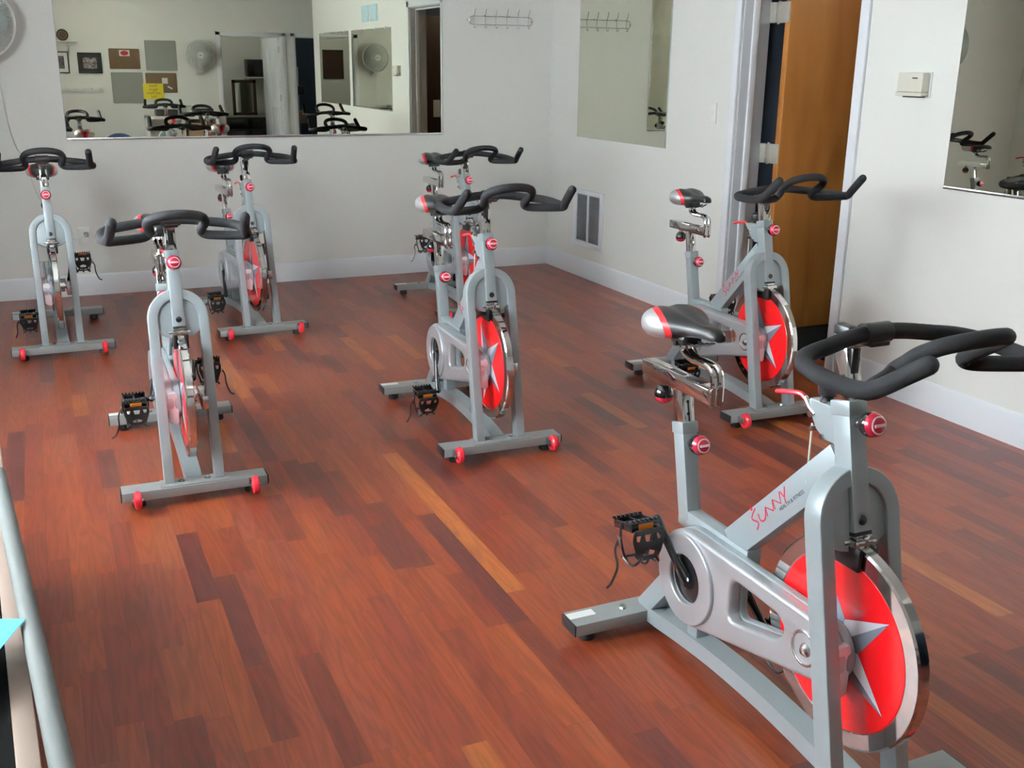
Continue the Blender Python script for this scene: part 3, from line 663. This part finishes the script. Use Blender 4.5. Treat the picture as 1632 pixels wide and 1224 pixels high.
obox(b, (-.540, 0, .410), (-.212, 0, .742), .0396, .076)         # big diagonal
hx = lambda z: -.1951-math.tan(TL)*(z-.8673)                      # front face of head tube
obox(b, (hx(.6)-.025, 0, .605), (hx(.865)-.025, 0, .858), .0424, .050)
part('main_frame', b, M['silver'])
b = bmesh.new(); obox(b, (hx(.838)-.025, 0, .838), (hx(.868)-.025, 0, .868), .048, .056, .003); part('head_collar', b, M['silver'])
b = bmesh.new(); obox(b, (XSC+.006, 0, .612), (XSC-.0002, 0, .641), .048, .051, .003); part('seat_collar', b, M['silver'])
b = bmesh.new(); obox(b, (hx(.596)-.025, 0, .598), (hx(.606)-.025, 0, .606), .045, .053, .001); part('tube_cap', b, M['blackpaint'])
b = bmesh.new(); nx = Vector((ct, 0, st)); lathe(b, [(0, 0), (.011, 0), (.010, .003), (.004, .005), (0, .005)], (hx(.635), 0, .635), nx); part('plug', b, M['blackpaint'])
# front fork: inverted U in the tilted plane
FM = frame4((-.0223-.032*ct, 0, .0705-.032*st+.003), (0, 1, 0), (-st, 0, ct))
ho = .6; outer = [(.1032, 0)]+arc(0, .580, .1032, 0, 180, 20)+[(-.1032, 0)]; inner = [(-.0689, 0)]+arc(0, .580, .0689, 180, 0, 16)+[(.0689, 0)]
b = bmesh.new(); plate(b, [outer+inner], .05, .003, FM)
part('fork', b, M['silver'])
b = bmesh.new(); plate(b, [[(.072, .535)]+arc(0, .580, .072, 0, 180, 16)+[(-.072, .535), (-.045, .515), (-.022, .510), (.022, .510), (.045, .515)]], .030, .002, FM); part('fork_web', b, M['silver'])
# guard
bc, br = (-.63, .287), .124; sc_, sr_ = (-.165, .343), .068
dx, dz = sc_[0]-bc[0], sc_[1]-bc[1]; D_ = math.hypot(dx, dz); al = math.degrees(math.atan2(dz, dx)); be = math.degrees(math.acos((br-sr_)/D_))
outl = arc(*bc, br, al+be, al+360-be, 28)+arc(*sc_, sr_, al-be, al+be, 14)
win = rpoly([(-.455, .372), (-.455, .262), (-.275, .308), (-.258, .345), (-.285, .366)], .03)
hole = arc(*bc, .061, 0, 352, 30)
FG = frame4((0, -.0575, 0), (1, 0, 0), (0, 0, 1))
b = bmesh.new(); plate(b, [outl, win, hole], .035, .010, FG, 4); part('chain_guard', b, M['guard'], 50)
b = bmesh.new(); plate(b, [outl, win, hole], .024, .006, frame4((0, -.030, 0), (1, 0, 0), (0, 0, 1)), 2); part('guard_back', b, M['silver'], 50)
b = bmesh.new(); plate(b, [arc(*bc, .117, 0, 355, 40), arc(*bc, .063, 0, 352, 30)], .014, .005, frame4((0, -.0765, 0), (1, 0, 0), (0, 0, 1)), 4); part('guard_ring', b, M['guard'], 50)
b = bmesh.new(); lathe(b, [(.062, 0), (.0625, .002), (0, .002)], (bc[0], -.067, bc[1]), (0, -1, 0), 32); lathe(b, [(0, 0), (.020, 0), (.018, .010), (.010, .016), (0, .016)], (-.627, -.068, .279), (0, -1, 0)); part('crank_disc', b, M['blackgloss'])
b = bmesh.new(); plate(b, [arc(-.19, .336, .040, 0, 350, 30), arc(-.19, .336, .034, 0, 350, 30)], .006, .002, frame4((0, -.0755, 0), (1, 0, 0), (0, 0, 1))); lathe(b, [(0, 0), (.016, 0), (.014, .004), (.008, .010), (0, .011)], (-.185, -.075, .334), (0, -1, 0)); part('axle_bolt', b, M['steel'])
# axle block beside the flywheel
b = bmesh.new(); FA = frame4((-.117, -.0475, .323), (0, 1, 0), (0, 0, 1)); plate(b, [rpoly([(-.018, .058), (.010, .062), (.018, .050), (.018, -.055), (.006, -.062), (-.018, -.048)], .006)], .034, .004, FA); part('axle_block', b, mat_cache('pale_axle_block', (.70, .70, .72), .3, metal=.3))
b = bmesh.new(); cyl(b, (-.16, -.066, .355), (-.16, .068, .355), .010, 16); cyl(b, (-.16, .017, .355), (-.16, .04, .355), .03, 20); box(b, (-.17, .045, .33), (-.03, .068, .38), .003); part('axle', b, M['steel'])
# flywheel (origin at its centre)
b = bmesh.new(); lathe(b, [(0, -.011), (.188, -.011), (.192, -.015), (.223, -.015), (.228, -.011), (.228, .011), (.223, .015), (.192, .015), (.188, .011), (0, .011)], axis=(0, 1, 0), seg=96); part('flywheel', b, M['chrome'], 25)
b = bmesh.new()
for s in (-1, 1): lathe(b, [(0, 0), (.188, 0), (.190, .002), (.1885, .0032), (0, .0032)], (0, s*.0112, 0), (0, s, 0), 96)
part('red_disc', b, M['red'], 25)
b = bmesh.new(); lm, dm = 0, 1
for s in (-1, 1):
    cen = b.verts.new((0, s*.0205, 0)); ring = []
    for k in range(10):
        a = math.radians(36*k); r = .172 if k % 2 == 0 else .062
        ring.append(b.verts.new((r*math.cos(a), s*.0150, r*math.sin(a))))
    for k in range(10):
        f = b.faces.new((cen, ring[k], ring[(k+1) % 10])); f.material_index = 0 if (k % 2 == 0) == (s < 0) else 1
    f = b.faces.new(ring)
me = bpy.data.meshes.new('star_emblem'); bmesh.ops.recalc_face_normals(b, faces=b.faces); b.to_mesh(me); b.free(); me.materials.append(M['starl']); me.materials.append(M['stard']); ME['star_emblem'] = me
b = bmesh.new(); box(b, (.20, -.0035, -.012), (.227, .0035, .012)); 
# brake caliper
b = bmesh.new(); box(b, (-.185, -.026, .576), (-.125, .026, .598), .003); box(b, (-.175, -.018, .590), (-.135, .018, .606), .002)
for s in (-1, 1): cyl(b, (-.155, s*.026, .587), (-.155, s*.036, .587), .008, 12)
part('brake_holder', b, M['chrome'])
b = bmesh.new()
for s in (-1, 1): box(b, (-.20, s*.016, .535), (-.115, s*.026, .585), .003)
box(b, (-.215, -.020, .560), (-.185, .020, .590), .003); part('brake_pad', b, M['blackpaint'])
# brake bracket, tension knob, lever, rod
b = bmesh.new(); plate(b, [rpoly([(-.318, .845), (-.222, .845), (-.208, .770), (-.262, .770), (-.290, .785), (-.318, .822)], .004)], .030, .002, frame4((0, 0, 0), (1, 0, 0), (0, 0, 1))); part('tension_bracket', b, M['silver'])
b = bmesh.new(); lathe(b, [(0, 0), (.012, 0), (.012, .010), (.020, .016), (.0225, .03), (.021, .042), (.014, .048), (0, .049)], (-.280, 0, .846)); part('tension_knob', b, M['blackpaint'])
b = bmesh.new(); sweep(b, [(-.300, -.012, .815), (-.316, -.014, .825), (-.328, -.016, .842)], .005, 8); cyl(b, (-.308, -.02, .812), (-.308, .02, .812), .007, 12); part('lever_arm', b, M['steel'])
b = bmesh.new(); cyl(b, (0, -.02, 0), (0, .02, 0), .0058, 12); part('pivot_bolt', b, M['steel'])
b = bmesh.new(); lathe(b, [(0, 0), (.016, 0), (.016, .005), (0, .005)]); part('knob_washer', b, M['steel'])
b = bmesh.new(); sweep(b, catmull([(-.326, -.015, .838), (-.342, -.017, .846), (-.372, -.019, .842), (-.414, -.021, .832)], 4), lambda i: .0055, 8); part('brake_lever', b, M['redpl'])
b = bmesh.new(); sweep(b, [(-.305, -.012, .79), (-.298, -.018, .66)], .0022, 8); part('brake_rod', b, M['cream'])
# adjustment knob: ball on a stub, axis +x local at origin
b = bmesh.new(); lathe(b, [(0, 0), (.009, 0), (.009, .012), (.016, .016), (.0235, .026), (.026, .038), (.0235, .048), (.020, .053), (0, .053)], axis=(1, 0, 0), seg=28); part('adjustment_knob', b, M['blackgloss'])
b = bmesh.new(); lathe(b, [(.0248, .044), (.0232, .0500), (.019, .0565), (.0125, .0605), (0, .0620)], axis=(1, 0, 0), seg=28); part('knob_cap', b, M['redmet'])
b = bmesh.new(); box(b, (.0575, -.013, -.0032), (.0624, .013, .0032), .001); lathe(b, [(.0165, .0588), (.0175, .0590), (.0185, .0578), (.0182, .0570)], axis=(1, 0, 0), seg=28); part('cap_mark', b, M['pinkwhite'])
b = bmesh.new(); lathe(b, [(0, -.006), (.011, -.006), (.011, .016), (0, .016)], axis=(1, 0, 0)); part('knob_sleeve', b, M['steel'])
# crank arm (origin at bottom bracket, +x along the arm), y side negative for right
def crank(side):
    b = bmesh.new(); y = side*.086
    sweep(b, [(0, y-side*.012, 0), (.05, y-side*.004, 0), (.11, y+side*.006, 0), (.170, y+side*.012, 0)], lambda i: (.016, .012, .0105, .0125)[i], 12)
    return b
part('crank_arm_right', crank(-1), M['blackgloss']); part('crank_arm_left', crank(1), M['blackgloss'])
# pedal (origin at spindle, spindle along +y outward handled by mirrored mesh)
def pedal(side):
    b = bmesh.new(); s = side
    cyl(b, (0, s*.005, 0), (0, s*.105, 0), .009, 12)
    for x in (-.040, .040):
        box(b, (x-.004, s*.018, -.012), (x+.004, s*.100, .012), .002)
        for i in range(7): y = .022+i*.0125; box(b, (x-.004, s*y, .011), (x+.004, s*(y+.006), .017), 0)
    for y in (.018, .058, .096): box(b, (-.040, s*y, -.010), (.040, s*(y+.006), .010), .002)
    return b
def cage(side):
    """toe cage hanging below the upturned pedal: slotted front plate, curled underside and strap"""
    b = bmesh.new(); s = side
    F = frame4((.052, s*.058, -.040), (0, 1, 0), (.14, 0, 1))
    outer_ = rpoly([(-.042, .036), (.042, .036), (.046, .008), (.034, -.030), (.020, -.044), (-.020, -.044), (-.034, -.030), (-.046, .008)], .008)
    holes_ = [rpoly([(-.012, .022), (.012, .022), (.008, .004), (-.008, .004)], .003), rpoly([(-.036, .022), (-.022, .022), (-.026, .006), (-.034, .008)], .003),
              rpoly([(.036, .022), (.022, .022), (.026, .006), (.034, .008)], .003), rpoly([(-.018, -.024), (0, -.017), (.018, -.024), (.014, -.032), (-.014, -.032)], .003)]
    plate(b, [outer_]+holes_, .004, .001, F)
    for y in (.024, .058, .092): sweep(b, catmull([(.046, s*(y*.6+.023), -.080), (.034, s*y, -.096), (.006, s*y, -.098), (-.022, s*y, -.086)], 4), .004, 6)
    sweep(b, catmull([(-.022, s*.022, -.086), (-.026, s*.058, -.088), (-.022, s*.094, -.086)], 3), .004, 6)
    for y in (.012, .104):
        sweep(b, catmull([(.0, s*y, .004), (-.006, s*y, -.035), (-.012, s*(y*.8+.012), -.075), (-.016, s*(y*.6+.023), -.094)], 4), .0034, 6)
    sweep(b, catmull([(-.008, s*.106, -.030), (-.006, s*.122, -.060), (.004, s*.124, -.100), (-.006, s*.138, -.140), (-.004, s*.152, -.150)], 5), .0034, 6)
    return b
for s, n in ((-1, 'right'), (1, 'left')):
    part('pedal_'+n, pedal(s), M['blackgloss']); part('toe_cage_'+n, cage(s), M['blackpaint'])
    b = bmesh.new()
    for x in (-.0447, .0447): box(b, (x-.0008, s*.038, -.007), (x+.0008, s*.080, .007), .0005)
    part('reflector_'+n, b, M['orange'])
    b = bmesh.new(); box(b, (-.016, s*.106, -.052), (.004, s*.113, -.026), .002); part('buckle_'+n, b, M['steel'])
# seat post, slider, stem, saddle  (origin = bike origin; moved along the tilt by the height setting)
b = bmesh.new(); obox(b, (XSC+.02, 0, .545), (XSC-.0175, 0, .722), .036, .039, .002); part('seat_post', b, M['chrome'])
b = bmesh.new(); lathe(b, [(.0045, 0), (.0045, .0006), (0, .0006)], (0, 0, 0), nx, 12); part('post_hole', b, M['blackpaint'])
b = bmesh.new(); box(b, (-.975, -.019, .722), (-.672, .019, .760), .002); part('seat_slider', b, M['chrome'])
b = bmesh.new(); cyl(b, (-.6725, 0, .741), (-.6705, 0, .741), .012); box(b, (-.78, -.012, .7595), (-.72, .012, .7625), .001); box(b, (-.86, -.006, .7600), (-.80, .006, .7612)); part('slider_fittings', b, M['blackpaint'])
b = bmesh.new(); pth = [(-.662, .722), (-.662, .775), (-.670, .800), (-.695, .812), (-.760, .812), (-.790, .818), (-.803, .832), (-.806, .872)]
for s in (-.010, .010): sweep(b, catmull([(x, s, z) for x, z in pth], 5), .0085, 10)
box(b, (-.704, -.018, .7595), (-.656, .018, .7655), .001); box(b, (-.674, -.019, .722), (-.658, .019, .762), .002); part('saddle_stem', b, M['chrome'])
b = bmesh.new(); box(b, (-.835, -.028, .842), (-.775, .028, .868), .006); sweep(b, [(-.90, -.025, .862), (-.84, -.022, .850), (-.74, -.015, .850), (-.70, -.01, .866)], .0035, 6); sweep(b, [(-.90, .025, .862), (-.84, .022, .850), (-.74, .015, .850), (-.70, .01, .866)], .0035, 6); cyl(b, (-.805, -.034, .845), (-.805, .034, .845), .007, 10); part('saddle_clamp', b, M['blackpaint'])
# saddle: origin at tail (-.945,0,.87)
b = bmesh.new(); stn = [(0, .030, .010, -.022), (.008, .058, .022, -.030), (.028, .078, .032, -.036), (.055, .086, .036, -.038), (.085, .084, .035, -.035), (.115, .072, .031, -.028), (.145, .053, .026, -.020), (.175, .037, .023, -.014), (.205, .029, .022, -.010), (.235, .025, .021, -.008), (.262, .022, .017, -.008), (.276, .014, .009, -.006)]
NS = 28; rows = []
for x, wy, zt, zb in stn:
    row = []; x *= .945; zt *= 1.18; zb *= 1.08
    for k in range(NS):
        a = 2*PI*k/NS; c, s = math.cos(a), math.sin(a)
        yy = wy*math.copysign(abs(c)**.75, c); zz = (zt if s > 0 else -zb)*math.copysign(abs(s)**.8, s)
        if s > 0: zz -= .010*math.exp(-(yy/.012)**2)*(1 if .02 < x < .2 else 0)*.6     # shallow centre channel
        row.append(b.verts.new((x, yy, zz)))
    rows.append(row)
for r0, r1 in zip(rows, rows[1:]):
    for k in range(NS): b.faces.new((r0[k], r0[(k+1) % NS], r1[(k+1) % NS], r1[k]))
b.faces.new(rows[0][::-1]); b.faces.new(rows[-1])
bmesh.ops.subdivide_edges(b, edges=b.edges[:], cuts=1, smooth=1, use_grid_fill=True)
part('saddle', b, M['saddle'], 60)
# handlebar post, clamp, bars
b = bmesh.new(); obox(b, (hx(.80)-.025, 0, .80), (hx(.985)-.025, 0, .985), .036, .040, .002); box(b, (-.262, -.019, .978), (-.195, .019, .994), .003); part('handlebar_post', b, M['chrome'])
b = bmesh.new(); lathe(b, [(.0045, 0), (.0045, .0006), (0, .0006)], (hx(.905)-.0048, 0, .905), nx, 12); box(b, (hx(.92)-.0046, -.010, .915), (hx(.975)-.0046+.001, .010, .972), .001); part('post_marks', b, M['blackpaint'])
b = bmesh.new(); cyl(b, (-.168, -.034, 1.014), (-.168, .034, 1.014), .0205, 20, bev=.003); box(b, (-.232, -.024, .990), (-.150, .024, 1.002), .003); box(b, (-.270, -.014, .985), (-.225, .014, 1.012), .006); part('handlebar_clamp', b, M['blackpaint'])
HB = Vector((-.168, 0, 1.012))
side = [(.142, .203, 1.066), (.104, .207, 1.037), (.064, .212, 1.006), (.040, .219, .992), (.0, .229, .988), (-.060, .232, .989), (-.112, .222, .993), (-.140, .192, .998), (-.150, .135, 1.005), (-.162, .065, 1.013), (-.168, 0, 1.015)]
base_path = catmull([Vector((x, y, z))-HB for x, y, z in side]+[Vector((x, -y, z))-HB for x, y, z in side[-2::-1]], 5)
b = bmesh.new(); sweep(b, base_path, .0160, 14); part('bullhorn_grip', b, M['foam'])
arch = [(.036, .214, .988), (.012, .178, .985), (-.010, .132, .984), (-.026, .100, .985), (-.028, .085, .994), (-.010, .083, 1.010), (.024, .092, 1.036), (.056, .078, 1.058), (.078, .045, 1.070), (.085, 0, 1.074)]
ap = catmull([Vector((x, y, z))-HB for x, y, z in arch]+[Vector((x, -y, z))-HB for x, y, z in arch[-2::-1]], 5)
b = bmesh.new(); sweep(b, ap, .0152, 14); part('arch_grip', b, M['foam'])
# lettering on the diagonal tube (right side, y=-.0215)
ux = Vector((.7033, 0, .7109))
LO = Vector((-.452, -.0204, .499)); LM = frame4(LO, ux, (-ux.z, 0, ux.x))
strokes = [  # logo word drawn as brush strokes
    [(.63, .80), (.13, .58), (-.03, .36), (.36, .03), (.34, -.16), (.04, -.34)],
    [(.72, .38), (.70, .02), (.92, -.14), (1.25, -.06), (1.64, .46)],
    [(1.54, -.04), (1.64, .46), (2.24, -.02), (2.52, .54)],
    [(2.46, .02), (2.55, .56), (3.17, .05), (3.42, .66)],
    [(3.52, .64), (3.70, .22)], [(4.06, .72), (3.70, .22), (3.62, -.04)]]
b = bmesh.new(); hs = .0375
for s_k in strokes:
    pts = catmull([(p[0]*hs, p[1]*hs, 0) for p in s_k], 5) if len(s_k) > 4 else [Vector((p[0]*hs, p[1]*hs, 0)) for p in s_k]
    st = bmesh.new(); sweep(st, pts, .0019, 8)
    for v_ in st.verts: v_.co.z *= .35                  # flat brush strokes lying on the tube
    merge(b, st, LM)
st = bmesh.new(); lathe(st, [(0, -.0005), (.004, -.0004), (.004, .0004), (0, .0006)], (.0100, .0350, 0)); merge(b, st, LM)
part('red_lettering', b, M['inkred'])
b = text_mesh('HEALTH & FITNESS', .0120, frame4(LO+ux*.106+Vector((ux.z, 0, -ux.x))*.008, ux, (-ux.z, 0, ux.x)), .0002, 'LEFT'); part('small_lettering', b, M['inkblk'])

def bike(x, y, yaw, crank_deg, wheel_deg, dzb, pitch, byaw, dzs, label, sax=0):
    t = thing('exercise_bike', label, 'exercise bike', (x, y, 0), yaw, 'indoor cycling bikes in the studio')
    P = lambda k, nm=None, par=t, loc=(0, 0, 0), rot=(0, 0, 0), lab=None: _p(k, nm or k, par, loc, rot, lab)
    def _p(k, nm, par, loc, rot, lab):
        o = obj(nm, ME[k], None, par, loc, rot)
        if lab: o['label'] = lab
        return o
    fs = P('front_stabilizer'); [P('end_cap', par=fs, loc=(-.0403, .2495 if q > 0 else -.2545, .0493), lab='black plastic end cap') for q in (-1, 1)]
    for s in (-1, 1): P('bolt', par=fs, loc=(-.045, s*.045, .0715))
    rs = P('rear_stabilizer'); [P('end_cap', par=rs, loc=(-.9077, .2495 if q > 0 else -.2545, .0493), lab='black plastic end cap') for q in (-1, 1)]; P('sticker', par=rs, lab='white printed sticker')
    for s in (-1, 1): P('bolt', par=rs, loc=(-.908, s*.085, .0675))
    for x0 in (-.04, -.908):
        for s in (-1, 1): P('foot', loc=(x0, s*.195, 0), lab='black rubber foot')
    for s in (-1, 1):
        wh = P('transport_wheel', loc=(.036, s*.200, .050), lab='red transport wheel'); P('wheel_bracket', par=wh, rot=(0, 0, 0) if s < 0 else (0, 0, 0))
    mf = P('main_frame'); P('head_collar', 'collar', mf); P('seat_collar', 'collar', mf); P('tube_cap', par=mf, lab='black tube end cap'); P('plug', par=mf, lab='black round plug'); P('red_lettering', par=mf, lab='red brush-style word reading SUNNY'); P('small_lettering', par=mf, lab='small black words reading HEALTH & FITNESS')
    fk = P('fork'); P('fork_web', 'web_plate', fk)
    cg = P('chain_guard', lab='pale silver chain guard with an open window'); P('guard_ring', 'raised_ring', cg); P('guard_back', 'inner_half', cg, lab='darker grey inner half'); P('axle_bolt', par=cg)
    P('crank_disc', lab='glossy black disc'); P('axle_block'); P('axle')
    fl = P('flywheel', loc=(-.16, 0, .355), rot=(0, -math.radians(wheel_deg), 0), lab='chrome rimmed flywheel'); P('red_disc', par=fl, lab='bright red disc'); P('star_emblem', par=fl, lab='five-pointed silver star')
    bh = P('brake_holder'); P('brake_pad', par=bh)
    tb = P('tension_bracket'); P('tension_knob', par=tb, lab='black tension knob'); la = P('lever_arm', par=tb); P('pivot_bolt', par=tb, loc=(-.302, 0, .782)); P('pivot_bolt', par=tb, loc=(-.268, 0, .775)); P('knob_washer', par=tb, loc=(-.280, 0, .845)); P('brake_lever', lab='red brake lever'); P('brake_rod')
    a = -math.radians(crank_deg)
    for sgn, n in ((-1, 'right'), (1, 'left')):
        aa = a if sgn < 0 else a+PI
        P('crank_arm_'+n, 'crank_arm', loc=(-.627, 0, .279), rot=(0, aa, 0))
        px, pz = -.627+.17*math.cos(-aa), .279+.17*math.sin(-aa)
        tl = math.radians(6 if pz < .28 else -12)
        pd = P('pedal_'+n, 'pedal', loc=(px, sgn*.100, pz), rot=(0, tl, 0)); P('toe_cage_'+n, 'toe_cage', pd); P('reflector_'+n, 'reflector', pd, lab='orange reflector'); P('buckle_'+n, 'buckle', pd)
    k = nx
    kn = P('adjustment_knob', loc=(hx(.829), 0, .829), rot=(0, -TL, 0)); P('knob_cap', par=kn, lab='shiny red cap'); P('cap_mark', par=kn); P('knob_sleeve', par=kn)
    kn = P('adjustment_knob', loc=(XSC+.0225+.0103, 0, .592), rot=(0, -TL, 0)); P('knob_cap', par=kn, lab='shiny red cap'); P('cap_mark', par=kn); P('knob_sleeve', par=kn)
    so = (-math.tan(TL)*dzs+0, 0, dzs)
    sp_ = P('seat_post', loc=so); [P('post_hole', par=sp_, loc=(XSC+.0197-math.tan(TL)*(z-.64), 0, z)) for z in (.665, .695)]
    so = (so[0]+sax, 0, so[2])
    sl = P('seat_slider', loc=so); P('slider_fittings', par=sl)
    kn = P('adjustment_knob', loc=(-.892+so[0], 0, .722+so[2]), rot=(0, PI/2, 0)); P('knob_cap', par=kn, lab='red cap'); P('knob_sleeve', par=kn)
    P('saddle_stem', loc=so); P('saddle', loc=(-.922+so[0], 0, .884+so[2]), lab='black saddle with red stripes and silver tail'); P('saddle_clamp', loc=so)
    ho_ = (-math.tan(TL)*dzb, 0, dzb)
    hp = P('handlebar_post', loc=ho_); P('post_marks', par=hp); P('handlebar_clamp', loc=ho_)
    for g in ('bullhorn_grip', 'arch_grip'): P(g, loc=(HB.x+ho_[0], 0, HB.z+ho_[2]), rot=(0, math.radians(pitch), math.radians(byaw)))
    return t
BK = [
 (-2.186, -6.087, -1.566, 131, 39.5, .004, 2.3, 2.0, 0.00, 'nearest bike, cropped by the lower right corner'),
 (-.760, -3.916, -1.595, 309, 33, -.004, -3.2, -.7, .012, 'bike standing in front of the open orange brown door'),
 (-2.049, -3.838, -1.601, 303, 42, .008, .7, -.4, .022, 'bike in the middle of the room, right pedal hanging low'),
 (-1.257, -1.620, -1.588, 69, 10, -.020, 2.1, 1.7, .022, 'bike nearest the back corner, half hidden behind the middle bike'),
 (-3.235, -3.824, -1.590, 354, 30, -.032, 1.9, .6, -.01, 'near bike at the left with its handlebar lowest'),
 (-2.550, -1.584, -1.510, 315, 20, .003, .3, -5, .01, 'bike under the large mirror in the middle of the back row'),
 (-3.606, -1.626, -1.563, 303, 60, .001, -.6, 1.6, .01, 'far left bike of the back row, handlebar cut by the photo edge'),
]
for q in BK: bike(*q)

# blue paper resting on the rail
b = bmesh.new(); PM = frame4((-3.736, -5.476, .5092), (-.92, .39, 0), (-.39, -.92, 0)); box(b, (0, 0, 0), (.28, .21, .0012), 0, PM)
tag(obj('paper_sheet', b, M['blue']), 'bright blue paper sheet lying on the bench rail', 'paper')
